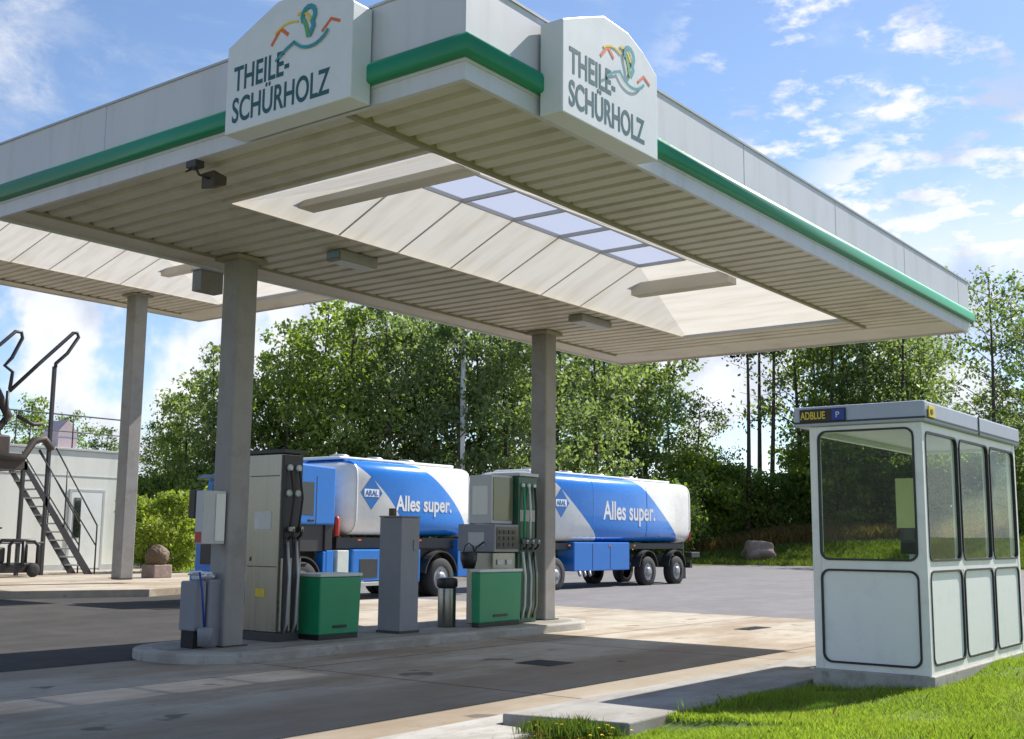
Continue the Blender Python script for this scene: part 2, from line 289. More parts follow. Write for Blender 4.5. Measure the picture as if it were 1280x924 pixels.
# ------------------------------------------------------------------ mesh helpers
class MB:
    def __init__(s): s.bm = bmesh.new(); s.mats = []
    def _mi(s, mat):
        if mat is None: return 0
        if mat not in s.mats: s.mats.append(mat)
        return s.mats.index(mat)
    def box(s, x0, x1, y0, y1, z0, z1, mat=None, rot=None):
        vs = [Vector((x, y, z)) for x in (x0, x1) for y in (y0, y1) for z in (z0, z1)]
        if rot:
            c, R_ = rot; vs = [R_ @ (v-c) + c for v in vs]
        b = [s.bm.verts.new(v) for v in vs]; mi = s._mi(mat)
        for f in ((0, 1, 3, 2), (4, 6, 7, 5), (0, 4, 5, 1), (2, 3, 7, 6), (0, 2, 6, 4), (1, 5, 7, 3)):
            s.bm.faces.new([b[i] for i in f]).material_index = mi
        return s
    def face(s, pts, mat=None):
        f = s.bm.faces.new([s.bm.verts.new(p) for p in pts]); f.material_index = s._mi(mat); return s
    def prism(s, poly, vec, mat=None):
        a = [s.bm.verts.new(p) for p in poly]; vec = Vector(vec); b = [s.bm.verts.new(Vector(p)+vec) for p in poly]; mi = s._mi(mat); n = len(a)
        s.bm.faces.new(a[::-1]).material_index = mi; s.bm.faces.new(b).material_index = mi
        for i in range(n): s.bm.faces.new((a[i], a[(i+1) % n], b[(i+1) % n], b[i])).material_index = mi
        return s
    def tube(s, pts, r, n=8, mat=None, cap=True):
        pts = [Vector(p) for p in pts]; mi = s._mi(mat); rings = []
        rs = r if isinstance(r, (list, tuple)) else [r]*len(pts)
        prev = None
        for i, p in enumerate(pts):
            d = (pts[min(i+1, len(pts)-1)] - pts[max(i-1, 0)]).normalized()
            if prev is None: a = d.orthogonal().normalized()
            else: a = (prev - d*prev.dot(d)).normalized()
            prev = a; b = d.cross(a)
            rings.append([s.bm.verts.new(p + (a*math.cos(2*math.pi*k/n) + b*math.sin(2*math.pi*k/n))*rs[i]) for k in range(n)])
        for i in range(len(rings)-1):
            for k in range(n):
                f = s.bm.faces.new((rings[i][k], rings[i][(k+1) % n], rings[i+1][(k+1) % n], rings[i+1][k])); f.material_index = mi; f.smooth = n > 5
        if cap:
            s.bm.faces.new(rings[0][::-1]).material_index = mi; s.bm.faces.new(rings[-1]).material_index = mi
        return s
    def lathe(s, prof, centre, axis='z', n=24, mat=None, cap=True):
        """prof: list of (radius, height)."""
        mi = s._mi(mat); c = Vector(centre); rings = []
        for r_, h in prof:
            ring = []
            for k in range(n):
                a = 2*math.pi*k/n; u, v = r_*math.cos(a), r_*math.sin(a)
                p = {'z': Vector((u, v, h)), 'y': Vector((u, h, v)), 'x': Vector((h, u, v))}[axis]
                ring.append(s.bm.verts.new(c+p))
            rings.append(ring)
        for i in range(len(rings)-1):
            for k in range(n):
                f = s.bm.faces.new((rings[i][k], rings[i][(k+1) % n], rings[i+1][(k+1) % n], rings[i+1][k])); f.material_index = mi; f.smooth = True
        if cap: s.bm.faces.new(rings[0]).material_index = mi; s.bm.faces.new(rings[-1]).material_index = mi
        return s
    def build(s, name, mat, parent=None, bevel=0.0, origin=None):
        bmesh.ops.remove_doubles(s.bm, verts=s.bm.verts, dist=1e-5)
        bmesh.ops.recalc_face_normals(s.bm, faces=s.bm.faces)
        me = bpy.data.meshes.new(name)
        if origin is not None: bmesh.ops.translate(s.bm, verts=s.bm.verts, vec=-Vector(origin))
        s.bm.to_mesh(me); s.bm.free()
        for mm in ([mat] if not s.mats else s.mats): me.materials.append(M[mm] if isinstance(mm, str) else mm)
        o = bpy.data.objects.new(name, me); COL.objects.link(o)
        if origin is not None: o.location = origin
        if parent: o.parent = parent
        if bevel:
            md = o.modifiers.new('bevel', 'BEVEL'); md.width = bevel; md.segments = 2; md.limit_method = 'ANGLE'; md.angle_limit = math.radians(40)
        return o
def tag(o, label=None, cat=None, group=None, kind=None):
    if label: o['label'] = label
    if cat: o['category'] = cat
    if group: o['group'] = group
    if kind: o['kind'] = kind
    return o
def thing(name, label, cat, loc=(0, 0, 0), rz=0, group=None):
    o = bpy.data.objects.new(name, None); COL.objects.link(o); o.location = loc; o.rotation_euler = (0, 0, rz); o.empty_display_size = .2
    return tag(o, label, cat, group)
def copy_tree(o, parent=None):
    c = o.copy(); COL.objects.link(c)
    c.parent = parent
    for ch in [x for x in list(COL.objects) if x.parent == o]: copy_tree(ch, c)
    return c
def text_mesh(name, txt, size, mat, parent, loc, rot=(math.pi/2, 0, 0), sx=1.0, depth=.008, bold=0.0, align='LEFT', shear=0.0, spacing=1.0):
    cu = bpy.data.curves.new(name, 'FONT'); cu.body = txt; cu.size = size; cu.extrude = depth; cu.offset = bold; cu.align_x = align; cu.shear = shear; cu.space_character = spacing
    tmp = bpy.data.objects.new(name+'_tmp', cu); COL.objects.link(tmp)
    bpy.context.view_layer.update()
    me = bpy.data.meshes.new_from_object(tmp.evaluated_get(bpy.context.evaluated_depsgraph_get()))
    bpy.data.objects.remove(tmp)
    me.name = name; me.materials.clear(); me.materials.append(M[mat])
    o = bpy.data.objects.new(name, me); COL.objects.link(o); o.parent = parent; o.location = loc; o.rotation_euler = rot; o.scale = (sx, 1, 1)
    return o

# ------------------------------------------------------------------ ground (setting)
def sheet(name, poly, z, mat, label=None):
    o = MB().face([(x, y, z) for x, y in poly]).build(name, mat)
    o['kind'] = 'structure'; return o
def slab(name, poly, z0, z1, mat, bevel=.015):
    o = MB().prism([(x, y, z0) for x, y in poly], (0, 0, z1-z0)).build(name, mat, bevel=bevel)
    o['kind'] = 'structure'; return o
sheet('ground', [(-1500, -1500), (2500, -1500), (2500, 2500), (-1500, 2500)], -.03, 'field')
sheet('asphalt_yard', [(21.5, -30), (70, -30), (70, 33), (48, 38), (21.5, 44)], -.008, 'asphalt')
sheet('concrete_apron', [(-12, 6.1), (23, 6.1), (23, 60), (-12, 60)], 0, 'concrete')
sheet('shade_patch', [(-12, 13.0), (10.2, 13.0), (13.3, 14.6), (15.2, 14.6), (17.6, 20.4), (23, 24), (23, 44), (-12, 44)], .004, 'groundshade')  # shade left of the island, painted as a dark sheet over the apron
# raised pad of the far loading area
PZ = .20; PS = (EYE-PZ)/(EYE-.42)      # height of the far pad, and how much farther its things stand
slab('loading_pad', [(-10, 36.0), (14.6, 27.4), (18.6, 25.8), (21, 26.6), (34, 27.5), (60, 60), (-10, 60)], -.02, PZ, 'concrete')
sheet('grass_plot', [(26.6, 37.5), (30.5, 34.2), (42, 46), (38, 52)], PZ+.006, 'soil')
# grassy bank rising beyond the right end of the yard
def sstep(a, b_, v):
    t_ = max(0.0, min(1.0, (v-a)/(b_-a))); return t_*t_*(3-2*t_)
def bank_z(x, y): return 1.9*sstep(70.3, 86, x)*(1-sstep(36, 48, y))
bk = MB(); gx_, gy_ = 34, 40; gg = {}
for i in range(gx_+1):
    for j in range(gy_+1):
        x = 70.02+i*55/gx_; y = -40+j*92/gy_
        gg[i, j] = bk.bm.verts.new((x, y, bank_z(x, y)-.015+.05*math.sin(x*1.3)*math.sin(y*.9)*sstep(71, 75, x)))
for i in range(gx_):
    for j in range(gy_): bk.bm.faces.new((gg[i, j], gg[i+1, j], gg[i+1, j+1], gg[i, j+1]))
bank = bk.build('grass_bank', 'field'); bank['kind'] = 'structure'
for p in bank.data.polygons: p.use_smooth = True
# front kerb and pad
slab('kerb', [(-12, 5.62), (-12, 6.42), (40, 6.42), (40, 6.14), (7.9, 6.14), (7.9, 5.62)], -.02, .055, 'kerb')
slab('pavement', [(8.0, 6.13), (8.26, 5.04), (12, 5.1), (40, 5.1), (40, 6.13)], -.02, .13, 'pave')
# lawn: gently undulating sheet in front of the pavement
def lawn_z(x, y):
    return .10 + .05*math.sin(x*.9+.4)*math.cos(y*1.3) + .03*math.sin(x*2.3+y*1.7) + max(0, min(.10, (x-11)*.03))
def in_lawn(x, y):
    if y > 6.1: return False
    if x < 8.1: return y < 5.55
    if x < 8.26: return y < 5.3
    return y < 5.08
b = MB(); nx, ny = 120, 44
X0, X1, Y0, Y1 = -4, 34, -6, 6.13
grid = {}
for i in range(nx+1):
    for j in range(ny+1):
        x = X0+(X1-X0)*i/nx; y = Y0+(Y1-Y0)*j/ny
        lim = 5.06 if x > 8.12 else 5.62
        yy = min(y, lim - .0)
        z = lawn_z(x, yy)
        if yy > lim-.35: z = min(z, .09)
        if x < 8.9: z = min(z, .10-max(0, min(1, (yy-3.9)/1.0))*.10)
        grid[i, j] = b.bm.verts.new((x, yy, z))
for i in range(nx):
    for j in range(ny):
        vs = (grid[i, j], grid[i+1, j], grid[i+1, j+1], grid[i, j+1])
        if (vs[0].co-vs[3].co).length < 1e-4 or (vs[1].co-vs[2].co).length < 1e-4: continue
        b.bm.faces.new(vs)
lawn = b.build('lawn_ground', 'soil'); lawn['kind'] = 'structure'
for p in lawn.data.polygons: p.use_smooth = True
# fuel island: rounded slab with lighter kerb stones
def rounded(x0, x1, y0, y1, r, n=10):
    pts = []
    for cx, cy, a0 in ((x1-r, y1-r, 0), (x0+r, y1-r, 90), (x0+r, y0+r, 180), (x1-r, y0+r, 270)):
        for k in range(n+1):
            a = math.radians(a0+90*k/n); pts.append((cx+r*math.cos(a), cy+r*math.sin(a)))
    return pts
slab('island_kerb', rounded(9.2, 18.25, 11.62, 13.7, .95), -.02, .13, 'kerb', .025)
slab('fuel_island', rounded(9.42, 18.03, 11.84, 13.48, .78), .10, .137, 'islandtop', .004)
def drain(x, y, w, d, label):
    t = thing('drain_cover', label, 'drain', (x, y, .002))
    MB().box(0, w, 0, d, 0, .006).build('frame', 'rust', t)
    n = int(w/.06)
    g_ = MB()
    for i in range(n): g_.box(.02+i*(w-.04)/n, .02+i*(w-.04)/n+.022, .02, d-.02, .0062, .010)
    g_.build('grate', 'dark', t)
drain(19.4, 9.3, .9, .32, 'rusty slot drain in the sunlit concrete right of the island')
drain(12.2, 8.6, .55, .55, 'square iron drain grate in the shaded concrete in front of the island')
# ------------------------------------------------------------------ canopy
def ribbed(mb, x0, x1, y0, y1, z, pitch=.30, depth=.045, mat='soffit'):
    """sheet whose grooves run along Y"""
    n = max(1, int(round((x1-x0)/pitch))); p = (x1-x0)/n
    prof = []
    for i in range(n):
        a = x0+i*p
        prof += [(a, z), (a+p*.62, z), (a+p*.70, z+depth), (a+p*.92, z+depth)]
    prof.append((x1, z))
    vs = [(mb.bm.verts.new((x, y0, zz)), mb.bm.verts.new((x, y1, zz))) for x, zz in prof]
    mi = mb._mi(mat)
    for a, c in zip(vs[:-1], vs[1:]):
        mb.bm.faces.new((a[0], c[0], c[1], a[1])).material_index = mi

def sign_part(parent, loc, rz):
    W, H1, H2, D = 1.70, .90, 1.17, .25
    e = bpy.data.objects.new('sign', None)   # replaced by the sign body itself
    bpy.data.objects.remove(e)
    out_ = [(0, 0), (W, 0), (W, .90), (1.42, 1.06), (1.14, H2-.01), (.70, H2), (.28, 1.00), (0, .88)]
    s = MB().prism([(x, 0, z) for x, z in out_], (0, D, 0)).build('sign', 'sign', parent, bevel=.012)
    s.location = loc; s.rotation_euler = (0, 0, rz)
    # letters (front face is y = 0, outward normal -Y)
    text_mesh('lettering', 'THEILE-', .345, 'teal', s, (.11, -.002, .415), sx=.66, bold=.006, depth=.0008, spacing=1.02)
    text_mesh('lettering', 'SCHÜRHOLZ', .345, 'teal', s, (.10, -.002, .10), sx=.655, bold=.006, depth=.0008, spacing=1.0)
    e_ = MB()
    lay = [0.0]
    def stroke(pts, w, mat):
        for (xa, za), (xb, zb) in zip(pts[:-1], pts[1:]):
            d = Vector((xb-xa, 0, zb-za)).normalized(); nn = Vector((-d.z, 0, d.x))*w/2; ex = d*w*.25
            lay[0] += .00035; A, B = Vector((xa, -.003-lay[0], za)), Vector((xb, -.003-lay[0], zb))
            e_.prism([A-nn-ex, B-nn+ex, B+nn+ex, A+nn-ex], (0, .0025, 0), mat)
    stroke([(.62, .80), (.74, .93), (.84, .85)], .035, 'orange')
    stroke([(1.30, .76), (1.41, .85), (1.52, .80)], .028, 'orange')
    arc = lambda cx, cz, r, a0, a1, n=9: [(cx+r*math.cos(math.radians(a0+(a1-a0)*k/n)), cz+r*math.sin(math.radians(a0+(a1-a0)*k/n))) for k in range(n+1)]
    stroke(arc(.86, .62, .34, 125, 70), .02, 'yellow')
    stroke(arc(1.0, .86, .15, 100, 20), .03, 'yellow')
    stroke(arc(1.12, .96, .085, 210, -40), .045, 'sea')
    stroke([(1.17, .90), (1.19, .84), (1.14, .76)], .045, 'sea')
    stroke([(1.06, .93), (1.10, .84), (1.12, .76)], .04, 'leafprint')
    stroke(arc(1.16, .95, .30, 222, 318), .028, 'sea')
    stroke([(.70, .62), (.84, .705), (.94, .745)], .026, 'sea')
    em = e_.build('emblem', 'sea', s); em.location = (.02, 0, -.05)
    return s

def roof(name, label, x0, x1, y0, y1, z, op, ztop, cols, col_size, zbase, signs=(), group=None):
    t = thing(name, label, 'canopy', (x0, y0, zbase), group=group)
    off = Vector((-x0, -y0, -zbase))
    def bld(mb, nm, mat, bevel=0, par=None):
        bmesh.ops.translate(mb.bm, verts=mb.bm.verts, vec=off); return mb.build(nm, mat, par or t, bevel)
    ox0, ox1, oy0, oy1 = op
    # soffit
    s = MB(); e = .04
    ribbed(s, x0+.08, x1-1.2, y0+e, oy0-.09, z)
    ribbed(s, x0+.08, ox0-.06, oy0-.09, oy1+.05, z)
    ribbed(s, ox1+.06, x1-1.2, oy0-.09, oy1+.05, z)
    ribbed(s, x0+.08, x1-1.2, oy1+.05, y1-.62, z)
    s.box(x1-1.2, x1-.06, y0+e, y1-e, z-.004, z+.03)
    s.box(x0+.08, x1-1.2, y1-.60, y1-e, z-.012, z+.03)
    bld(s, 'soffit', 'soffit')
    tr = MB()
    tr.box(x0+.08, ox1+.8, oy0-.10, oy0-.04, z-.035, z+.09)
    tr.box(x0+.08, x1-1.2, y1-.63, y1-.60, z-.035, z+.01)
    bld(tr, 'soffit_trim', 'darktrim')
    fm = MB(); fm.box(ox0-.08, ox0+.004, oy0-.039, oy1+.07, z-.004, z+.098); fm.box(ox1-.004, ox1+.08, oy0-.039, oy1+.07, z-.004, z+.098)
    fm.box(ox0+.005, ox1-.005, oy0-.038, oy0+.004, z-.005, z+.097); fm.box(ox0+.005, ox1-.005, oy1-.004, oy1+.069, z-.005, z+.097)
    bld(fm, 'opening_frame', 'soffit')
    # roof deck with hole
    d = MB(); zd = z+.10
    for a in ((x0+.1, ox0, y0+.1, y1-.1), (ox1, x1-.1, y0+.1, y1-.1), (ox0, ox1, y0+.1, oy0), (ox0, ox1, oy1, y1-.1)):
        d.box(*a, zd, zd+.08)
    bld(d, 'roof_deck', 'trim')
    # rooflight: sloped translucent panels rising to a glazed ridge
    gy0, gy1 = (oy0+oy1)/2-.42, (oy0+oy1)/2+.42; gx0, gx1 = ox0+1.75, ox1-3.7; zt = z+.54
    L_ = MB()
    A = [(ox0, oy0, z-.01), (ox1, oy0, z-.01), (ox1, oy1, z-.01), (ox0, oy1, z-.01)]
    B = [(gx0, gy0, zt), (gx1, gy0, zt), (gx1, gy1, zt), (gx0, gy1, zt)]
    for i in range(4): L_.face([A[i], A[(i+1) % 4], B[(i+1) % 4], B[i]])
    rl = bld(L_, 'rooflight', 'rooflight')
    g = MB().face([(gx0, gy0, zt+.02), (gx1, gy0, zt+.02), (gx1, gy1, zt+.02), (gx0, gy1, zt+.02)]); bld(g, 'glazing', 'glazing', par=rl)
    n = int((gx1-gx0)/1.05)
    bars = MB(); bars.mats = ['trim']
    for i in range(n+1):
        x = gx0+(gx1-gx0)*i/n; bars.box(x-.025, x+.025, gy0, gy1, zt-.035, zt+.012)
    for i in range(n+1):       # seams between the rooflight sheets
        x = gx0+(gx1-gx0)*i/n
        for ya, yb in ((oy0+.01, gy0-.035), (oy1-.01, gy1+.035)):
            bars.prism([(x-.012, ya, z-.006), (x+.012, ya, z-.006), (x+.012, yb, zt-.03), (x-.012, yb, zt-.03)], (0, 0, .012), 'seam')
    bars.box(gx0, gx1, gy0-.03, gy0, zt-.03, zt+.03); bars.box(gx0, gx1, gy1, gy1+.03, zt-.03, zt+.03)
    bld(bars, 'glazing_bar', 'trim', par=rl)
    yc = (oy0+oy1)/2; hw = (oy1-oy0)/2
    for xx, za_, zb2, fr_ in ((ox0+.80, .09, .17, .22), (gx1+.55, .20, .40, .58)):
        bld(MB().box(xx, xx+.27, yc-hw+(hw-.42)*fr_, yc+hw-(hw-.42)*fr_, z+za_, z+zb2), 'cross_beam', 'rooflight', par=rl)
    # fascia
    f = MB(); th = .07
    f.box(x0, x1, y0, y0+th, z+.12, ztop); f.box(x0, x0+th, y0+th, y1, z+.12, ztop)
    f.box(x1-th, x1, y0+th, y1, z+.12, ztop); f.box(x0+th, x1-th, y1-th, y1, z+.12, ztop)
    fo = bld(f, 'fascia', 'fascia')
    k = x0+2.4
    while k < x1-.5: bld(MB().box(k-.005, k+.005, y0-.0025, y0+.004, z+.36, ztop-.002), 'panel_joint', 'trim', par=fo); k += 2.9
    k = y0+2.3
    while k < y1-.3: bld(MB().box(x0-.0025, x0+.004, k-.005, k+.005, z+.36, ztop-.002), 'panel_joint', 'trim', par=fo); k += 2.9
    cp = MB(); cp.box(x0-.015, x1+.015, y0-.015, y0+.09, ztop, ztop+.025); cp.box(x0-.015, x0+.09, y0+.09, y1+.015, ztop, ztop+.025)
    cp.box(x1-.09, x1+.015, y0+.09, y1+.015, ztop, ztop+.025); cp.box(x0+.09, x1-.09, y1-.09, y1+.015, ztop, ztop+.025); bld(cp, 'coping', 'trim', par=fo)
    # lower gutter strip
    q = MB(); q.box(x0+.01, x1-.01, y0+.01, y0+.06, z-.04, z+.15); q.box(x0+.01, x0+.06, y0+.06, y1-.01, z-.04, z+.15)
    q.box(x1-.06, x1-.01, y0+.06, y1-.01, z-.04, z+.15); q.box(x0+.06, x1-.06, y1-.06, y1-.01, z-.04, z+.15)
    bld(q, 'gutter_strip', 'fascia', .006)
    # green band with rounded outer face, mitred round the roof
    gprof = [(0, z+.15), (.055, z+.155), (.072, z+.165), (.078, z+.185), (.078, z+.29), (.066, z+.325), (.040, z+.352), (0, z+.36)]
    gb = MB(); path = [((x0, y0), (-1, -1)), ((x1, y0), (1, -1)), ((x1, y1), (1, 1)), ((x0, y1), (-1, 1))]
    rings = [[gb.bm.verts.new((c[0][0]+c[1][0]*o_, c[0][1]+c[1][1]*o_, zz)) for o_, zz in gprof] for c in path]
    for i in range(4):
        r0, r1 = rings[i], rings[(i+1) % 4]
        for k in range(len(gprof)-1):
            fc = gb.bm.faces.new((r0[k], r0[k+1], r1[k+1], r1[k])); fc.smooth = True
    bld(gb, 'green_band', 'green')
    for (cx, cy) in cols:
        cc = MB().box(cx-col_size/2, cx+col_size/2, cy-col_size/2, cy+col_size/2, zbase+.1, z-.02); co = bld(cc, 'column', 'column', .03)
        hd = MB().box(cx-col_size*.75, cx+col_size*.75, cy-col_size*.72, cy+col_size*.72, z-.07, z-.013); bld(hd, 'head_plate', 'darktrim', .004, par=co)
        bp = MB().box(cx-col_size*.62, cx+col_size*.62, cy-col_size*.62, cy+col_size*.62, zbase+.137, zbase+.155); bld(bp, 'base_plate', 'dark', .003, par=co)
    for loc, rz in signs:
        sg = sign_part(t, Vector(loc)+off, rz)
    return t

ZS = 5.45
roof('station_canopy', 'long flat white canopy with green band over the fuel pumps, nearest the camera', 7.10, 21.72, 5.90, 13.40, ZS,
     (8.45, 19.5, 7.42, 10.55), 6.34, [(10.29, 12.57), (17.44, 12.46)], .345, 0.0,
     signs=[((6.83, 8.68, ZS-.04), -math.pi/2), ((8.13, 5.62, ZS-.07), 0)])
roof('station_canopy', 'higher far canopy at the left behind the pump canopy, on a slim grey column', 2.2, 23.96, 22.6, 31.3, 8.68,
     (4.0, 22.7, 23.8, 28.5), 9.25, [(20.2, 29.35), (10.5, 29.35)], .44, .20)

# things hung from the canopy
t = thing('flood_light', 'small dark floodlight on a bracket under the left edge of the near canopy', 'floodlight', (7.14, 9.55, 5.38)); t.scale = (.78, .78, .78)
MB().box(-.04, .10, -.10, .10, -.05, .04).tube([(.03, 0, -.03), (.10, 0, -.12), (.26, -.03, -.14)], .018).build('bracket', 'dark', t)
MB().prism([(.24, -.13, -.26), (.46, -.13, -.20), (.46, -.13, -.08), (.24, -.13, -.04)], (0, .26, 0)).build('lamp_body', 'rust', t, .01)
MB().tube([(.0, .02, -.05), (-.04, .10, -.10), (.02, .16, -.07), (.10, .12, -.02)], .01, 6).build('cable', 'black', t)
def box_lamp(label, x, y, z, L_=.62, W_=.30, H_=.17, rz=0, lens=True):
    t = thing('canopy_light', label, 'light', (x, y, z), rz, 'lights fixed under the canopy')
    MB().box(-L_/2, L_/2, -W_/2, W_/2, -H_, 0).build('lamp_body', 'column', t, .012)
    if lens: MB().box(-L_/2-.02, -L_/2-.002, -W_/2+.03, W_/2-.03, -H_+.03, -.03).build('lens', 'bluelens', t, .004)
    MB().box(-L_/2+.04, L_/2-.04, -W_/2+.03, W_/2-.03, -H_-.012, -H_-.002).build('diffuser', 'lightgrey', t)
    return t
box_lamp('box lamp with bluish glass under the near canopy, right of the left column', 11.05, 11.15, 5.44, .72, .28, .14, .0)
box_lamp('flat box lamp under the near canopy beside the right column', 16.8, 11.0, 5.44, .95, .30, .11, 0, False)
t = thing('junction_box', 'grey box hung on the back edge of the near canopy behind the left column', 'box', (10.48, 13.46, 5.30))
MB().box(-.20, .20, -.03, .18, -.20, .10).build('housing', 'column', t, .01)
MB().box(-.22, .22, -.05, .20, .102, .125).build('lid', 'trim', t, .004)
# ------------------------------------------------------------------ fuel pumps
def nozzle(parent, x, y, z, hosemat, s=1.0):
    n = MB(); n.tube([(x, y-.03, z), (x, y-.10, z+.05), (x, y-.12, z+.14)], .022*s, 8, 'black')
    n.box(x-.025*s, x+.025*s, y-.13, y-.02, z+.10, z+.17, hosemat)
    return n.build('nozzle', 'black', parent, .006)
def hoses(parent, xs, y, ztop, zbot, r=.016):
    for x in xs:
        MB().tube([(x, y-.03, ztop), (x+.004, y-.075, ztop-.25), (x, y-.085, (ztop+zbot)/2), (x-.006, y-.08, zbot+.12), (x, y-.045, zbot)], r, 8).build('hose', 'rubber', parent)
IZ = .137
# left pump
P = thing('fuel_pump', 'tall stainless steel diesel pump right behind the left column', 'fuel pump', (11.12, 12.46, IZ))
MB().box(0, .37, .04, .74, .12, 2.62).build('body', 'steel', P, .012)
MB().box(-.02, .39, .0, .76, 0, .12).build('plinth', 'dark', P, .006)
MB().box(-.03, .42, -.03, .78, 2.622, 2.68).build('top_cap', 'dark', P, .01)
for z in (1.02, 2.30): MB().box(-.004, .002, .08, .70, z, z+.013).build('panel_seam', 'dark', P)
hc = MB().box(.005, .365, .0, .038, .12, 2.60).build('hose_column', 'dark', P, .01)
for x in (.0, .165, .335): MB().box(x, x+.03, -.02, -.002, .14, 1.15).build('column_trim', 'steel', hc, .004)
for k, x in enumerate((.10, .265)):
    for z in (2.42, 2.06): MB().lathe([(.05, 0), (.05, -.03), (.03, -.045)], (x, -.002, z), 'y', 16).build('hose_outlet', 'palelid', P)
    nozzle(P, x, -.01, 1.42, 'steel')
    MB().tube([(x, -.04, 2.38), (x+.03, -.09, 2.0), (x, -.09, 1.75), (x-.01, -.05, 1.5)], .015, 8).build('hose', 'rubber', P)
    MB().tube([(x, -.02, 1.38), (x+.01, -.07, .9), (x, -.06, .25), (x, .0, .12)], .022, 8).build('hose', 'galv', P)
for z in (1.42,):
    for x in (.10, .265): MB().box(x-.055, x+.055, -.012, -.002, z-.10, z+.14).build('nozzle_holster', 'black', P, .006)
MB().box(-.006, .002, .22, .58, 1.55, 1.80).build('notice', 'wallwhite', P, .002)
MB().box(-.006, .002, .30, .50, .60, .72).build('notice', 'yellow', P, .002)
MB().box(-.008, .002, .62, .65, 1.10, 1.16).build('lock', 'black', P, .003)
# right pump
P = thing('fuel_pump', 'multi hose fuel pump with display beside the right column', 'fuel pump', (15.66, 12.20, IZ))
MB().box(.06, .66, .12, .62, 1.70, 2.54).build('upper_panel', 'lightgrey', P, .012)
MB().box(.10, .655, .106, .118, 1.76, 2.50).build('tinted_panel', 'oliveglass', P, .003)
hd = MB().box(-.03, .66, -.02, .78, 1.22, 1.69).build('display_head', 'greypaint', P, .015)
MB().box(.03, .63, -.035, -.022, 1.27, 1.64).build('display', 'screen', hd, .004)
for i in range(4):
    for j in range(3): MB().box(.08+i*.13, .17+i*.13, -.045, -.036, 1.31+j*.105, 1.38+j*.105).build('display_key', 'dark', hd)
MB().box(.02, .66, .04, .62, 0.0, 1.21).build('cabinet', 'steel', P, .012)
for x in (.12, .38): MB().box(x, x+.15, .02, .038, 1.0, 1.09).build('card_slot', 'lightgrey', P, .004)
MB().box(.68, 1.22, .0, .58, 0, 2.54).build('hose_column', 'greencol', P, .012)
MB().box(.66, 1.24, -.03, .60, 2.545, 2.60).build('top_cap', 'lightgrey', P, .008)
for k, x in enumerate((.78, .95, 1.12)):
    MB().lathe([(.04, 0), (.04, -.03), (.02, -.045)], (x, -.002, 2.38), 'y', 14).build('hose_outlet', 'palelid', P)
    nozzle(P, x, -.01, 1.26, 'galv')
    MB().tube([(x, -.03, 2.35), (x, -.06, 2.0), (x, -.055, 1.45)], .022, 8).build('hose', ('greenbox', 'palelid', 'rubber')[k], P)
    MB().tube([(x, -.02, 1.22), (x+.015, -.07, .8), (x, -.07, .3), (x, -.01, .08)], .026, 8).build('hose', ('palelid', 'galv', 'steel')[k], P)
MB().box(.70, 1.20, -.014, -.002, 1.18, 1.23).build('nozzle_rest', 'dark', P, .003)
for x in (.78, .95, 1.12): MB().box(x-.05, x+.05, -.012, -.002, 1.24, 1.46).build('nozzle_holster', 'black', P, .006)
MB().box(.72, 1.18, -.008, -.002, 1.75, 1.95).build('grade_strip', 'lightgrey', P, .002)
MB().box(.052, .058, .20, .54, 1.85, 2.35).build('notice', 'wallwhite', P, .002)
MB().box(-.036, -.031, .20, .55, 1.32, 1.55).build('notice', 'lightgrey', P, .002)
# curled black hose / scoop by the pump head
t = thing('squeegee_bucket', 'black round bucket hanging below the grey display head of the right pump', 'bucket', (15.28, 12.45, 1.22))
MB().lathe([(.10, -.14), (.14, .0), (.145, .14), (.125, .14), (.115, .0), (.08, -.11)], (0, 0, 0), 'z', 20).build('shell', 'black', t)
MB().tube([(-.14, 0, .12), (-.1, 0, .24), (0, 0, .28), (.1, 0, .24), (.14, 0, .12)], .012, 6).build('handle', 'black', t)
MB().tube([(.02, .0, .02), (.16, -.05, .22), (.30, -.08, .30)], .018, 6).build('squeegee', 'black', t)

def green_box(label, x0, x1, y0, y1, h):
    t = thing('green_bin', label, 'bin', (x0, y0, IZ), group='green boxes on the fuel island')
    w, d = x1-x0, y1-y0
    MB().prism([(.03, .03, .0), (w-.03, .03, .0), (w-.03, d, .0), (.03, d, .0)], (0, 0, .07)).build('foot', 'black', t)
    m = MB()
    a = [(.02, .015, .07), (w-.02, .015, .07), (w-.02, d, .07), (.02, d, .07)]; c = [(0, 0, h-.05), (w, 0, h-.05), (w, d, h-.05), (0, d, h-.05)]
    va = [m.bm.verts.new(p) for p in a]; vc = [m.bm.verts.new(p) for p in c]
    m.bm.faces.new(va[::-1]); m.bm.faces.new(vc)
    for i in range(4): m.bm.faces.new((va[i], va[(i+1) % 4], vc[(i+1) % 4], vc[i]))
    m.build('body', 'greenbox', t, .018)
    MB().box(-.012, w+.012, -.012, d+.01, h-.048, h).build('lid', 'palelid', t, .012)
    MB().box(w*.34, w*.66, .0, .03, .16, .20).build('badge', 'black', t)
    return t
green_box('green plastic box with pale lid between left pump and grey pillar', 11.63, 12.46, 12.18, 12.75, .93)
green_box('green plastic box with pale lid under the display of the right pump', 15.02, 16.18, 12.0, 12.185, .94)

t = thing('terminal_pillar', 'plain grey upright pillar with small stub on top, between the green boxes', 'pillar', (13.28, 12.16, IZ))
MB().box(0, .42, 0, .46, .02, 1.76).build('body', 'greypaint', t, .012)
MB().box(-.015, .435, -.015, .475, 0, .04).build('plinth', 'dark', t)
MB().box(-.01, .43, -.01, .47, 1.762, 1.785).build('cap', 'greypaint', t, .004)
MB().box(.02, .10, .20, .30, 1.787, 1.90).build('stub', 'wood', t, .01)
MB().box(.28, .36, -.012, -.002, 1.25, 1.42).build('label_plate', 'greypaint', t, .003)

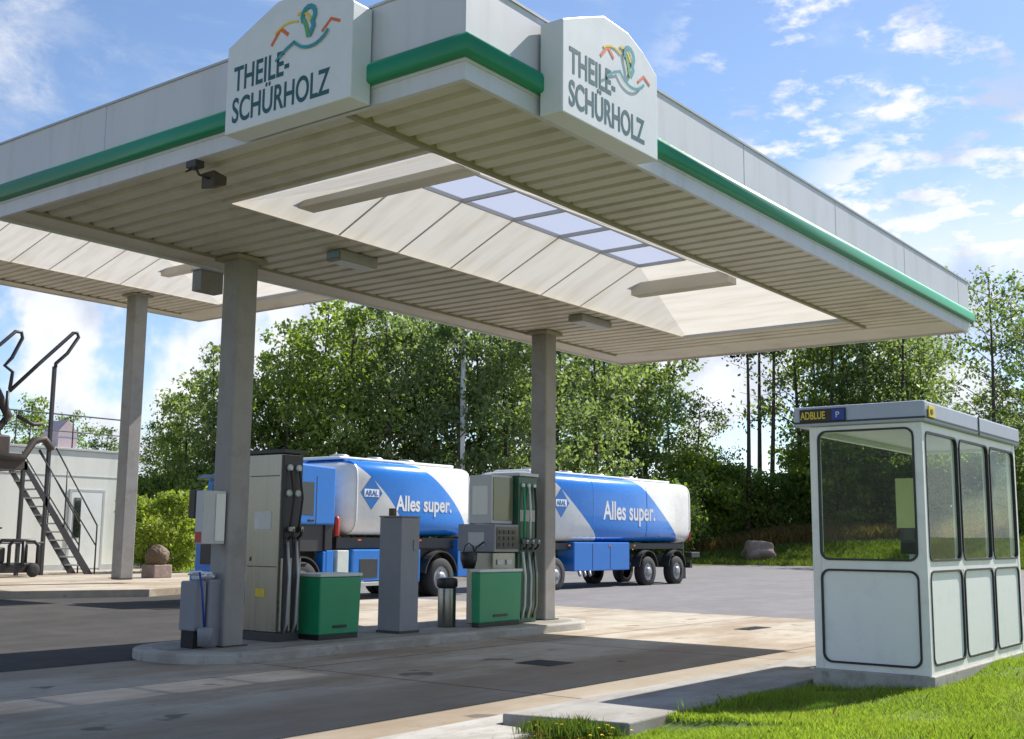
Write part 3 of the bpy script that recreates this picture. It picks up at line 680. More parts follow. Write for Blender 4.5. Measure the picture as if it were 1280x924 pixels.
t = thing('litter_bin', 'round steel litter bin with black top left of the right green box', 'bin', (14.86, 12.56, IZ))
MB().lathe([(.145, 0), (.15, .02), (.15, .62), (.145, .64)], (0, 0, 0), 'z', 28).build('body', 'steel', t)
MB().lathe([(.16, .642), (.175, .66), (.175, .74), (.165, .78), (.11, .80)], (0, 0, 0), 'z', 28).build('lid', 'black', t)
# column box, wiper unit
t = thing('notice_box', 'pale metal box fixed to the left side of the left column', 'box', (9.72, 12.42, 1.48))
MB().box(0, .37, 0, .16, 0, .70).build('case', 'lightgrey', t, .012)
MB().box(.20, .355, -.012, -.002, .04, .66).build('door', 'wallwhite', t, .004)
MB().box(-.006, -.001, .02, .14, .02, .16).build('red_sticker', 'red', t)
t = thing('paper_towel', 'crumpled white paper towel on top of the black service unit', 'paper', (9.93, 12.65, 1.075))
bmm = bmesh.new(); bmesh.ops.create_icosphere(bmm, subdivisions=3, radius=.16)
for v in bmm.verts:
    n_ = .7+.5*math.sin(v.co.x*31+v.co.y*17)*math.sin(v.co.z*29+v.co.y*23); v.co *= n_; v.co.z = v.co.z*.35+.0; v.co.x *= 1.25
me = bpy.data.meshes.new('sheet'); bmm.to_mesh(me); bmm.free(); me.materials.append(M['paper'])
o = bpy.data.objects.new('sheet', me); COL.objects.link(o); o.parent = t
t = thing('service_unit', 'black wiper and towel unit standing left of the left column', 'service unit', (9.72, 12.50, IZ))
MB().box(.0, .18, 0, .32, .22, .86).box(.20, .42, -.02, .30, .0, .88).build('cabinet', 'greypaint', t, .02)
MB().box(.02, .16, .03, .29, 0, .22).build('foot', 'rubber', t, .01)
MB().lathe([(.09, 0), (.10, .22), (.085, .24)], (.09, -.12, .04), 'z', 18).build('bucket', 'greypaint', t)
MB().tube([(.09, -.10, .25), (.06, -.06, .75), (.05, .0, .98)], .015, 8).build('wiper_handle', 'navy', t)

# ------------------------------------------------------------------ tank truck and trailer
def blue_white_tank_mat(name, s1, s2, zref, slope=.75, quad=.42):
    """painted pattern: slanted blue band between two white ends. s1,s2 = x at zref for the band edges."""
    m = material(name, (.80, .80, .78), .28, var=.04, dirt=(.62, .60, .55), dirt_amt=.3, dirt_scale=.8, coat=.4)
    t = m.node_tree; L = t.links.new; b_ = t.nodes['Principled BSDF']
    src = b_.inputs['Base Color'].links[0].from_socket
    tc = t.nodes.new('ShaderNodeTexCoord'); sx = t.nodes.new('ShaderNodeSeparateXYZ'); L(tc.outputs['Object'], sx.inputs[0])
    def ma(op, a, c):
        n = t.nodes.new('ShaderNodeMath'); n.operation = op
        for i, v in enumerate((a, c)):
            if isinstance(v, (int, float)): n.inputs[i].default_value = v
            else: L(v, n.inputs[i])
        return n.outputs[0]
    dz = ma('SUBTRACT', sx.outputs[2], zref)
    q = ma('ADD', ma('MULTIPLY', dz, slope), ma('MULTIPLY', ma('MULTIPLY', dz, dz), quad))
    xx = ma('ADD', sx.outputs[0], q)
    a = ma('GREATER_THAN', xx, s1); c = ma('LESS_THAN', xx, s2); k = ma('MULTIPLY', a, c)
    mm = t.nodes.new('ShaderNodeMix'); mm.data_type = 'RGBA'; L(k, mm.inputs[0]); L(src, mm.inputs[6]); mm.inputs[7].default_value = (.008, .20, .68, 1); L(mm.outputs[2], b_.inputs['Base Color'])
    return m
def tank(parent, x0, x1, zb, zt, mat, name='tank', w=2.5, endin=.28):
    zc_ = (zb+zt)/2; hh = (zt-zb)/2; n = 56; m = MB()
    def prof(sc):
        pts = []
        for k in range(n):
            a = 2*math.pi*k/n; c, s_ = math.cos(a), math.sin(a); e = 2/5.5
            pts.append((math.copysign(abs(c)**e, c)*w/2*sc, math.copysign(abs(s_)**e, s_)*hh*sc))
        return pts
    st = [(x0, .55), (x0+.10, .80), (x0+endin, 1.0-.02), (x0+endin+.04, 1.0), (x1-endin, 1.0), (x1-endin+.04, .98), (x1-.10, .82), (x1, .55)]
    rings = [[m.bm.verts.new((x, w/2+py, zc_+pz)) for py, pz in prof(s_)] for x, s_ in st]
    for i in range(len(rings)-1):
        for k in range(n):
            f = m.bm.faces.new((rings[i][k], rings[i][(k+1) % n], rings[i+1][(k+1) % n], rings[i+1][k])); f.smooth = True
    m.bm.faces.new(rings[0]); m.bm.faces.new(rings[-1])
    return m.build(name, mat, parent)
def wheel(parent, x, y, r=.50, w=.30, side=-1):
    t_ = MB(); t_.lathe([(r*.60, -w/2), (r*.93, -w/2), (r, -w*.36), (r, w*.36), (r*.93, w/2), (r*.60, w/2)], (x, y, r), 'y', 36, cap=False)
    wh = t_.build('tyre', 'rubber', None)
    rm = MB()
    yo = side*w/2*.9
    rm.lathe([(r*.61, -side*.02), (r*.60, 0), (r*.50, -side*.05), (r*.30, -side*.03), (r*.28, side*.03), (r*.12, side*.04)], (x, y+yo, r), 'y', 28)
    for k in range(8):
        a = 2*math.pi*k/8; rm.tube([(x+r*.36*math.cos(a), y+yo-side*.03, r+r*.36*math.sin(a)), (x+r*.36*math.cos(a), y+yo+side*.012, r+r*.36*math.sin(a))], .018, 6)
    ro = rm.build('rim', 'rim', None)
    e = bpy.data.objects.new('wheel', None); COL.objects.link(e); e.parent = parent
    wh.parent = e; ro.parent = e
    return e
def mudguard(parent, x, y0, y1, r, zc_, mat='rubber', a0=8, a1=172):
    m = MB(); pts = []
    for k in range(15):
        a = math.radians(a0+(a1-a0)*k/14); pts.append((x+r*math.cos(a), zc_+r*math.sin(a)))
    inner = [(x+(px-x)*.94, zc_+(pz-zc_)*.94) for px, pz in pts][::-1]
    poly = [(px, y0, pz) for px, pz in pts+inner]
    # build as strip of quads to stay planar
    k = len(pts); V0 = [m.bm.verts.new(p) for p in poly]; V1 = [m.bm.verts.new((p[0], y1, p[2])) for p in poly]; N_ = len(poly)
    for i in range(N_): m.bm.faces.new((V0[i], V0[(i+1) % N_], V1[(i+1) % N_], V1[i]))
    for V in (V0, V1):
        for i in range(k-1): m.bm.faces.new((V[i], V[i+1], V[N_-2-i], V[N_-1-i]))
    return m.build('mudguard', mat, parent)

def tank_ring(parent, xs, zb, zt, mat, w=2.5):
    for x in xs:
        m = MB(); n = 56; zc_ = (zb+zt)/2; hh = (zt-zb)/2; e = 2/5.5; rr_ = []
        for dx, sc in ((-.022, 1.001), (-.016, 1.0065), (.016, 1.0065), (.022, 1.001)):
            ring = []
            for k in range(n):
                a = 2*math.pi*k/n; c, s_ = math.cos(a), math.sin(a)
                ring.append(m.bm.verts.new((x+dx, w/2+math.copysign(abs(c)**e, c)*w/2*sc, zc_+math.copysign(abs(s_)**e, s_)*hh*sc)))
            rr_.append(ring)
        for i in range(3):
            for k in range(n): m.bm.faces.new((rr_[i][k], rr_[i][(k+1) % n], rr_[i+1][(k+1) % n], rr_[i+1][k]))
        m.build('weld_seam', mat, parent)
TY = 20.95; TZ = -.05
T = thing('tank_truck', 'blue and white tanker lorry with cab, parked behind the pumps', 'tanker truck', (18.15, TY, 0))
# chassis
MB().box(.5, 8.0, .75, .95, .72, 1.0).box(.5, 8.0, 1.55, 1.75, .72, 1.0).box(2.6, 7.9, .25, 2.25, 1.34, 1.62).box(2.5, 5.5, .7, 1.9, .55, 1.3).build('chassis', 'dark', T, .01)
# cab
cb = MB()
side = [(.0, .62), (.0, 1.55), (.10, 1.75), (.30, 2.95), (.55, 3.32), (1.1, 3.40), (2.28, 3.36), (2.28, 1.92), (.95, 1.92), (.75, 1.25), (.70, .62)]
cb.prism([(x, 0, z) for x, z in side], (0, 2.5, 0)); cab = cb.build('cab', 'blue', T, .05)
MB().prism([(.055, .22, 1.80), (.055, 2.28, 1.80), (.245, 2.22, 2.88), (.245, .28, 2.88)], (-.02, 0, 0)).build('windscreen', 'vglass', cab, .01)
MB().prism([(.42, -.008, 2.2), (1.55, -.008, 2.14), (1.55, -.008, 2.95), (.62, -.008, 2.95)], (0, .02, 0)).build('side_window', 'vglass', cab, .006)
MB().box(.36, 1.40, -.006, .01, .98, 1.0).box(1.63, 1.645, -.005, .01, 1.94, 3.1).box(.36, .375, -.005, .01, 1.2, 1.9).build('door_gap', 'dark', cab)
MB().box(1.38, 1.56, -.03, -.004, 2.0, 2.05).build('door_handle', 'black', cab, .005)
MB().box(-.03, .0, .25, 2.25, .95, 1.50).build('grille', 'dark', cab, .01)
MB().box(-.12, .62, -.01, 2.51, .34, .80).build('bumper', 'blue', cab, .03)
for y in (.12, 1.98): MB().box(-.135, -.115, y, y+.40, .58, .76).build('headlight', 'palelid', cab, .01)
for y in (-.36, 2.60):
    mr = MB().box(.02, .16, y, y+.26, 2.05, 2.75).build('mirror', 'black', cab, .03)
    MB().tube([(.22, .0 if y < 0 else 2.5, 2.85), (.10, y+.13, 2.80), (.09, y+.13, 2.45)], .018, 6).build('mirror_arm', 'black', mr)
MB().prism([(.05, .1, 3.12), (-.12, .1, 3.02), (-.10, .1, 3.0), (.28, .1, 2.98)], (0, 2.3, 0)).build('sun_visor', 'vglass', cab, .006)
MB().box(.75, 1.0, .35, .42, 3.4, 3.52).box(.75, 1.0, 2.05, 2.12, 3.4, 3.52).build('beacon', 'orange', cab, .02)
MB().box(2.0, 2.26, .05, .35, 1.3, 2.0).build('air_intake', 'black', cab, .02)
MB().box(.98, 2.22, .10, 2.4, 1.28, 1.915).build('engine_bay', 'dark', cab)
MB().box(1.95, 2.2, .04, .30, .45, 1.27).build('step_panel', 'blue', cab, .02)
MB().lathe([(.07, 0), (.075, .03), (.075, .42), (.05, .47), (.02, .5)], (2.46, .12, 1.65), 'z', 14).build('extinguisher', 'red', T)
truckpaint = blue_white_tank_mat('truck_tank_paint', 22.75-18.15, 7.22, 2.24)
M['truckpaint'] = truckpaint
tk = tank(T, 2.62, 8.0, 1.66, 3.62, 'truckpaint', endin=.42)
MB().box(2.9, 7.5, .55, 1.95, 3.622, 3.70).build('top_walkway', 'white', T, .03)
for x in (3.6, 4.9, 6.2): MB().lathe([(.26, 0), (.26, .06), (.18, .10), (.04, .11)], (x, 1.25, 3.702), 'z', 20).build('manhole', 'galv', T)
tank_ring(T, (3.04, 7.56), 1.66, 3.62, 'truckpaint')
for x in (4.7, 4.95, 5.2): MB().tube([(x, .12, 1.25), (x, .05, 1.0), (x, .05, .9)], .05, 10).build('valve', 'galv', T)
for x in (3.1, 5.4, 7.4): MB().box(x, x+.12, -.006, .006, 1.54, 1.58).build('side_marker', 'orange', T)
text_mesh('lettering', 'Alles super.', .56, 'white', T, (4.50, -.006, 2.34), sx=.86, bold=.014, depth=.001)
dm = MB(); dcx, dcz = 3.55, 2.76
dm.prism([(dcx-.40, -.012, dcz), (dcx, -.012, dcz-.43), (dcx+.40, -.012, dcz), (dcx, -.012, dcz+.43)], (0, .01, 0), 'navyblue')
dm.prism([(dcx-.27, -.018, dcz-.10), (dcx+.27, -.018, dcz-.10), (dcx+.27, -.018, dcz+.10), (dcx-.27, -.018, dcz+.10)], (0, .008, 0), 'white')
dg = dm.build('diamond_badge', 'navyblue', T); text_mesh('lettering', 'ARAL', .20, 'navyblue', dg, (dcx-.235, -.022, dcz-.07), sx=.95, depth=.002, bold=.004)
for x in (1.28,): 
    for yy, sd in ((.16, -1), (2.34, 1)): wheel(T, x, yy, .52, .30, sd); wheel(T, 6.4, yy, .54, .32, sd)
for yy in (.50, 2.0): wheel(T, 6.4, yy, .54, .28, -1)
for y0_, y1_ in ((.0, .36), (2.14, 2.5)):
    mudguard(T, 6.4, y0_, y1_, .70, .58)
    mudguard(T, 1.28, y0_+.01, y1_-.01, .60, .56, 'dark')
MB().box(2.05, 2.30, .03, .45, .45, 1.30).build('side_panel', 'blue', T, .02)
MB().box(2.42, 2.82, .02, .40, .62, 1.30).build('document_box', 'palelid', T, .02)
MB().box(3.0, 4.5, .06, .62, .52, 1.32).build('hose_locker', 'blue', T, .03)
MB().box(4.56, 5.55, .04, .60, .45, 1.32).build('side_tank', 'blue', T, .03)
MB().box(3.25, 3.9, .048, .058, .60, 1.08).build('locker_window', 'dark', T, .005)
MB().box(2.9, 5.3, .0, .05, .40, .50).build('side_guard', 'galv', T, .01)
MB().box(7.15, 7.9, .06, .5, .55, 1.58).build('rear_locker', 'blue', T, .02)
MB().box(7.9, 8.05, .05, 2.45, .52, .72).box(8.0, 8.04, .1, 2.4, .74, 1.30).build('rear_bumper', 'dark', T, .01)
for y in (.12, 2.06): MB().box(8.042, 8.06, y, y+.32, .80, .95).build('tail_light', 'red', T, .005)
T.location.z = TZ

R = thing('tank_trailer', 'blue and white tank trailer, coupled behind the lorry right of the right column', 'tank trailer', (28.75, TY, TZ))
trp = blue_white_tank_mat('trailer_tank_paint', 3.0, 8.45, 2.24, 1.35, .12); M['trp'] = trp
tank(R, .0, 10.35, 1.52, 3.72, 'trp')
MB().box(.6, 9.5, .55, 1.95, 3.722, 3.80).build('top_walkway', 'white', R, .03)
for x in (1.6, 3.6, 5.6, 7.6): MB().lathe([(.26, 0), (.26, .06), (.18, .10), (.04, .11)], (x, 1.25, 3.802), 'z', 20).build('manhole', 'galv', R)
tank_ring(R, (.34, 3.45, 6.9, 10.0), 1.52, 3.72, 'trp')
for x in (2.0, 4.4, 6.0): MB().box(x, x+.12, .018, .029, 1.40, 1.45).build('side_marker', 'orange', R)
for x in (2.7, 3.0, 3.3): MB().tube([(x, .10, .66), (x, .06, .5), (x, .02, .45)], .05, 10).build('valve', 'galv', R)
text_mesh('lettering', 'Alles super.', .86, 'white', R, (4.05, -.006, 2.30), sx=.84, bold=.018, depth=.001)
dm = MB(); dcx, dcz = 1.55, 2.76
dm.prism([(dcx-.45, -.012, dcz), (dcx, -.012, dcz-.46), (dcx+.45, -.012, dcz), (dcx, -.012, dcz+.46)], (0, .01, 0), 'navyblue')
dm.prism([(dcx-.30, -.018, dcz-.11), (dcx+.30, -.018, dcz-.11), (dcx+.30, -.018, dcz+.11), (dcx-.30, -.018, dcz+.11)], (0, .008, 0), 'white')
dg = dm.build('diamond_badge', 'navyblue', R); text_mesh('lettering', 'ARAL', .22, 'navyblue', dg, (dcx-.26, -.022, dcz-.075), sx=.95, depth=.002, bold=.004)
MB().box(.3, 10.2, .70, .90, .80, 1.10).box(.3, 10.2, 1.60, 1.80, .80, 1.10).box(.6, 9.9, .20, 2.30, 1.30, 1.50).build('chassis', 'dark', R, .01)
MB().box(2.35, 5.75, .03, .70, .60, 1.53).build('pump_locker', 'blue', R, .03)
MB().box(3.42, 3.44, .024, .029, .66, 1.48).box(4.5, 4.52, .024, .029, .66, 1.48).build('locker_seam', 'dark', R)
for x in (1.3, 7.0, 9.05):
    for yy, sd in ((.16, -1), (2.34, 1)): wheel(R, x, yy, .52, .32, sd)
for x in (7.0, 9.05):
    for y0_, y1_ in ((.0, .36), (2.14, 2.5)): mudguard(R, x, y0_, y1_, .66, .60)
MB().box(10.1, 10.28, .05, 2.45, .60, .82).box(9.7, 10.1, .3, .42, .74, 1.1).box(9.7, 10.1, 2.1, 2.2, .74, 1.1).build('rear_bumper', 'dark', R, .01)
MB().box(10.1, 10.75, -.02, .22, .98, 1.18).box(10.3, 10.9, .9, 1.6, .86, .98).build('rear_coupling', 'dark', R, .02)
MB().tube([(-1.9, 1.25, .80), (.4, .82, .92)], .06, 8).tube([(-1.9, 1.25, .80), (.4, 1.68, .92)], .06, 8).build('drawbar', 'dark', R)
MB().box(10.02, 10.06, -.0, .40, 1.60, 1.95).build('tail_light', 'red', R, .01)
MB().box(9.5, 9.56, .0, .05, .3, .62).box(9.3, 9.7, .02, .34, .22, .62).build('mud_flap', 'rubber', R)
MB().tube([(10.42, .5, 1.0), (10.42, .5, 3.6), (10.2, .5, 3.7)], .02, 6).tube([(10.42, .9, 1.0), (10.42, .9, 3.6), (10.2, .9, 3.7)], .02, 6).build('ladder', 'galv', R)

# ------------------------------------------------------------------ booth
BX0, BX1, BY0, BY1, BZ = 12.05, 15.75, 3.80, 5.02, .13
B_ = thing('glazed_booth', 'small white glazed kiosk with grey roof at the right, on the pavement edge', 'booth', (BX0, BY0, BZ))
W, D = BX1-BX0, BY1-BY0
MB().box(-.04, W+.04, -.04, D+.02, -.10, .13).build('plinth', 'kerb', B_, .01)
H0, HM, HT = .13, 1.22, 2.70      # floor, mid rail, head
fr = MB()
for x, y in ((0, 0), (0, D-.09), (W-.09, 0), (W-.09, D-.09)): fr.box(x, x+.09, y, y+.09, H0, HT)
for z0_, z1_ in ((H0, H0+.09), (HM-.05, HM+.05), (HT-.09, HT)): fr.box(.09, W-.09, .005, .075, z0_, z1_)
for k in (1, 2): fr.box(W*k/3-.04, W*k/3+.04, .008, .072, H0+.09, HM-.05); fr.box(W*k/3-.03, W*k/3+.03, .008, .072, HM+.05, HT-.09)
fr.box(.09, W-.09, D-.075, D-.005, HT-.09, HT)
for x in (0, ):
    for z0_, z1_ in ((H0, H0+.07), (HM-.05, HM+.05), (HT-.07, HT)): fr.box(x+.005, x+.075, .09, D-.09, z0_, z1_)
fr.box(W-.08, W-.01, .09, D-.09, HT-.07, HT)
def rrect(u0, u1, z0_, z1_, r, n=6):
    pts = []
    for cx, cz, a0 in ((u1-r, z1_-r, 0), (u0+r, z1_-r, 90), (u0+r, z0_+r, 180), (u1-r, z0_+r, 270)):
        for k in range(n+1):
            a = math.radians(a0+90*k/n); pts.append((cx+r*math.cos(a), cz+r*math.sin(a)))
    return pts
def framed(kind, u0, u1, z0_, z1_, plane, at, glass):
    """panel or pane with rounded corners, black rubber gasket round it. plane 'x' lies in x=at, 'y' lies in y=at."""
    P3 = (lambda u, z, d: (at+d, u, z)) if plane == 'x' else (lambda u, z, d: (u, at+d, z))
    o_ = rrect(u0, u1, z0_, z1_, .10); i_ = rrect(u0+.022, u1-.022, z0_+.022, z1_-.022, .082)
    p_ = MB().prism([P3(u, z, .012) for u, z in rrect(u0+.01, u1-.01, z0_+.01, z1_-.01, .09)], Vector(P3(0, 0, .02))-Vector(P3(0, 0, .012)))
    po = p_.build(kind, 'glass' if glass else 'panel', B_)
    g = MB(); n = len(o_)
    A = [g.bm.verts.new(P3(u, z, -.008)) for u, z in o_]; Bv = [g.bm.verts.new(P3(u, z, -.008)) for u, z in i_]
    C = [g.bm.verts.new(P3(u, z, .03)) for u, z in o_]; Dv = [g.bm.verts.new(P3(u, z, .03)) for u, z in i_]
    for k in range(n):
        k2 = (k+1) % n
        g.bm.faces.new((A[k], A[k2], Bv[k2], Bv[k])); g.bm.faces.new((C[k], C[k2], Dv[k2], Dv[k]))
        g.bm.faces.new((A[k], A[k2], C[k2], C[k])); g.bm.faces.new((Bv[k], Bv[k2], Dv[k2], Dv[k]))
    g.build('gasket', 'black', po)
    # corner infill of the frame behind the rounded corners
    return po
framed('pane', .085, D-.085, HM+.045, HT-.045, 'x', .0, True)
framed('wall_panel', .085, D-.085, H0+.065, HM-.045, 'x', .0, False)
for k in range(3):
    a = max(.085, W*k/3+.035); c = min(W-.085, W*(k+1)/3-.035)
    framed('pane', a, c, HM+.045, HT-.085, 'y', .0, True)
    framed('wall_panel', a, c, H0+.085, HM-.045, 'y', .0, False)
# frame corners
cr = fr
def corner_fill(P3, u, z, su, sz, r=.10, n=6):
    pts = [(u, z)]+[(u+su*r-su*r*math.sin(math.radians(90*k/n)), z+sz*r-sz*r*math.cos(math.radians(90*k/n))) for k in range(n+1)]
    cr.prism([P3(a_, b__, .004) for a_, b__ in pts], Vector(P3(0, 0, .06))-Vector(P3(0, 0, .004)))
for z0_, z1_ in ((HM+.045, HT-.045), (H0+.065, HM-.045)):
    P3 = lambda u, z, d: (d, u, z)
    for u, su in ((.085, 1), (D-.085, -1)):
        for z, sz in ((z0_, 1), (z1_, -1)): corner_fill(P3, u, z, su, sz)
for k in range(3):
    a = max(.085, W*k/3+.035); c = min(W-.085, W*(k+1)/3-.035)
    for z0_, z1_ in ((HM+.045, HT-.085), (H0+.085, HM-.045)):
        P3 = lambda u, z, d: (u, d, z)
        for u, su in ((a, 1), (c, -1)):
            for z, sz in ((z0_, 1), (z1_, -1)): corner_fill(P3, u, z, su, sz)
fr.build('frame', 'booth', B_, .006)
# roof
rf = MB().box(-.05, W+.08, -.05, D+.16, HT+.002, HT+.22).build('roof', 'roofgrey', B_, .02)
MB().box(-.056, W+.086, -.056, D+.166, HT+.035, HT+.055).build('roof_line', 'dark', rf)
MB().box(.02, W-.02, .02, D-.02, HT-.03, HT-.004).build('ceiling', 'white', B_)
for x in (W*.52,): MB().box(x-.01, x+.01, -.060, -.048, HT, HT+.222).build('roof_joint', 'dark', rf)
sg = MB().box(-.072, -.058, D-.44, D+.08, HT+.05, HT+.19).build('sign', 'black', B_, .003)
MB().box(-.078, -.0725, D-.43, D-.29, HT+.062, HT+.178).build('square_emblem', 'navy', sg)
text_mesh('lettering', 'P', .09, 'paper', sg, (-.080, D-.33, HT+.088), rot=(math.pi/2, 0, -math.pi/2), depth=.001)
text_mesh('lettering', 'ADBLUE', .115, 'yellow', sg, (-.075, D+.065, HT+.080), rot=(math.pi/2, 0, -math.pi/2), sx=.66, depth=.003, bold=.002)
sg2 = MB().box(.04, .24, -.072, -.058, HT+.05, HT+.17).build('sign', 'yellow', B_, .003)
text_mesh('lettering', 'AD', .085, 'dark', sg2, (.07, -.075, HT+.08), sx=.8, depth=.001)
MB().box(.05, W-.05, .05, D-.05, .10, .13).build('floor', 'islandtop', B_)
# inside
t = thing('poster', 'yellow green notice hanging inside the kiosk window', 'notice', (BX0+.95, BY0+.36, BZ+1.62))
MB().box(0, .012, 0, .26, 0, .55).build('print', 'noticeyellow', t)
t = thing('card_terminal', 'dark payment terminal on a post inside the glazed kiosk', 'terminal', (BX0+1.3, BY0+.50, BZ+.13))
MB().box(.03, .09, .06, .12, 0, 1.20).build('post', 'galv', t)
MB().box(-.02, .16, 0, .20, 1.20, 1.55).build('housing', 'black', t, .01)
MB().box(-.03, -.022, .03, .17, 1.36, 1.50).build('screen', 'screen', t)
t = thing('counter', 'narrow grey shelf counter inside the glazed kiosk', 'counter', (BX0+1.7, BY0+.12, BZ+.13))
MB().box(0, 1.4, 0, .40, 1.08, 1.12).build('shelf', 'lightgrey', t, .005)
MB().box(.05, .09, .05, .35, 0, 1.078).box(1.3, 1.34, .05, .35, 0, 1.078).build('bracket', 'galv', t)

# ------------------------------------------------------------------ loading rack on the left
GZ = .42; RY = 30.7
S = thing('loading_rack', 'dark steel tanker loading platform with stairs and folded rails, far left', 'loading rack', (18.6, RY, GZ))
def rp(x, z, dy=0): return (x-18.6, dy, z-GZ)
MB().prism([(-5, 0, 2.95), (-.75, 0, 2.95), (-.75, 0, 3.2), (-5, 0, 3.2)], (0, 3, 0)).build('platform', 'rust', S)
MB().box(-5, -1.25, .1, .4, 3.2, 3.9).box(-5, -1.38, .5, .8, 3.9, 4.6).box(-5, -1.6, .9, 1.2, 4.6, 5.0).box(-3.2, -1.5, .5, 2.4, 3.2, 5.1).build('pipework_casing', 'rust', S, .05)
pipes = MB()
pipes.tube([rp(16.2, 3.7), rp(17.7, 3.72), rp(18.0, 4.22), rp(18.3, 4.28), rp(18.55, 4.0)], .11, 10)
pipes.tube([rp(15.8, 4.6, .6), rp(17.2, 4.5, .6), rp(17.5, 4.9, .6), rp(17.1, 5.6, .6), rp(16.5, 5.8, .6)], .13, 10)
pipes.tube([rp(16.0, 5.3, 1.0), rp(17.3, 5.2, 1.0), rp(17.45, 4.4, 1.0), rp(17.2, 3.6, 1.0)], .09, 8)
pipes.tube([rp(17.6, 4.9, .3), rp(18.1, 4.7, .3), rp(18.4, 4.75, .3)], .06, 8)
pipes.build('pipe', 'rust', S)
for x in (18.5, 17.75):
    MB().box(x-18.6-.05, x-18.6+.05, 0, .10, .0, 6.0 if x > 18 else 3.0).build('post', 'dark', S, .01)
for x in (18.5, 15.0):
    MB().box(x-18.6-.05, x-18.6+.05, 2.8, 2.9, .0, 3.0).build('post', 'dark', S, .01)
MB().tube([rp(15.6, 1.33), rp(18.5, 1.33)], .03, 6).build('brace', 'dark', S)
MB().tube([rp(17.15, 5.55), rp(18.0, 6.45), rp(19.0, 7.48), rp(19.13, 7.50), rp(19.18, 7.38), rp(18.85, 6.85), rp(18.5, 6.5), rp(18.5, 6.4)], .055, 8).build('folding_rail', 'dark', S)
MB().tube([rp(16.2, 6.3), rp(16.8, 6.85), rp(17.2, 7.26), rp(17.38, 7.26), rp(17.42, 7.1), rp(17.15, 6.5), rp(16.95, 6.25), rp(17.2, 6.1), rp(17.15, 5.6)], .055, 8).build('folding_rail', 'dark', S)
MB().tube([rp(17.1, 5.55), rp(17.1, 4.6)], .05, 8).build('folding_rail_post', 'dark', S)
st = bpy.data.objects.new('stairs', None); COL.objects.link(st); st.parent = S
xa, za, xb, zb_ = 17.75, 3.55, 20.05, .42
for dy in (0.0, .85):
    MB().prism([rp(xa, za+.10, dy), rp(xa, za-.12, dy), rp(xb-.18, zb_, dy), rp(xb+.08, zb_, dy)], (0, .04, 0)).build('stringer', 'dark', st)
nst = 13
for k in range(1, nst):
    f = k/nst; x = xa+(xb-xa)*f; z = za+(zb_-za)*f
    MB().box(x-18.6-.16, x-18.6+.10, .04, .85, z-GZ-.0, z-GZ+.04).build('tread', 'galv', st, .004)
for dy in (.0, .87):
    MB().tube([rp(18.7, 4.05, dy), rp(20.18, 1.85, dy), rp(20.18, .42, dy)], .024, 6).tube([rp(18.15, 3.95, dy), rp(20.18, 1.25, dy)], .02, 6).tube([rp(19.1, 3.5, dy), rp(19.1, 1.8, dy)], .02, 6).build('handrail', 'dark', st)
# pump cart under the rack
t = thing('hose_cart', 'black wheeled hose cart with round frame under the loading rack', 'cart', (17.3, 29.6, GZ))
MB().box(-1.2, .45, .0, .7, .12, .38).build('deck', 'black', t, .03)
for y in (0, .6): MB().tube([(-.45, y, .3), (-.45, y, .85), (-.35, y, .98), (.25, y, .98), (.38, y, .85), (.38, y, .25)], .05, 8).build('hoop', 'black', t)
MB().tube([(-.05, 0, .3), (-.05, 0, .96)], .05, 8).build('strut', 'black', t)
MB().box(-1.1, -.5, .08, .62, .38, .80).build('motor', 'dark', t, .05)
for x in (-.9, .25): MB().lathe([(.06, -.05), (.17, -.05), (.19, -.02), (.19, .02), (.17, .05), (.06, .05)], (x, -.04, .19), 'y', 20).build('wheel', 'rubber', t)
# white store building
WY_ = 34.4
Wb = thing('store_building', 'low white flat roofed building behind the stairs at the far left', 'building', (14, WY_, GZ))
MB().box(-8, 9.85, 0, 7, 0, 3.88).build('wall', 'wallwhite', Wb, .02)
MB().box(-8.05, 9.9, -.05, 7.05, 3.882, 3.96).build('roof', 'lightgrey', Wb, .01)
MB().box(-8, 9.85, -.015, -.002, 3.05, 3.07).box(-8, 9.86, -.02, -.002, 0, .18).build('wall_trim', 'lightgrey', Wb)
dr = MB().box(7.6, 8.75, -.03, -.003, .06, 2.55).build('door', 'white', Wb, .01)
MB().box(7.52, 7.6, -.035, -.001, .0, 2.63).box(8.75, 8.83, -.035, -.001, .0, 2.63).box(7.6, 8.75, -.035, -.001, 2.55, 2.63).build('door_frame', 'lightgrey', dr)
MB().box(7.7, 7.95, -.045, -.031, 1.05, 2.35).build('door_window', 'vglass', dr, .004)
MB().box(5.1, 5.18, -.2, -.03, 1.3, 1.36).build('wall_lamp', 'dark', Wb)
rl = MB()
for x in range(-7, 10, 2): rl.tube([(x+.6, .15, 3.96), (x+.6, .15, 5.05)], .022, 6)
rl.tube([(-7, .15, 5.05), (9.7, .15, 5.05)], .025, 6).tube([(-7, .15, 4.5), (9.7, .15, 4.5)], .018, 6).build('roof_railing', 'dark', Wb)
MB().prism([(7.35, .6, 3.97), (8.05, .6, 3.97), (8.05, .6, 4.55), (7.70, .6, 4.95), (7.35, .6, 4.55)], (0, .9, 0)).build('roof_hatch', 'pink', Wb, .01)
MB().box(7.34, 8.06, .59, .598, 4.36, 4.42).build('hatch_band', 'roofgrey', Wb)
for o in (S, Wb, bpy.data.objects['hose_cart']):
    o.location = Vector((0, 0, EYE)) + (o.location-Vector((0, 0, EYE)))*PS; o.scale = (PS,)*3
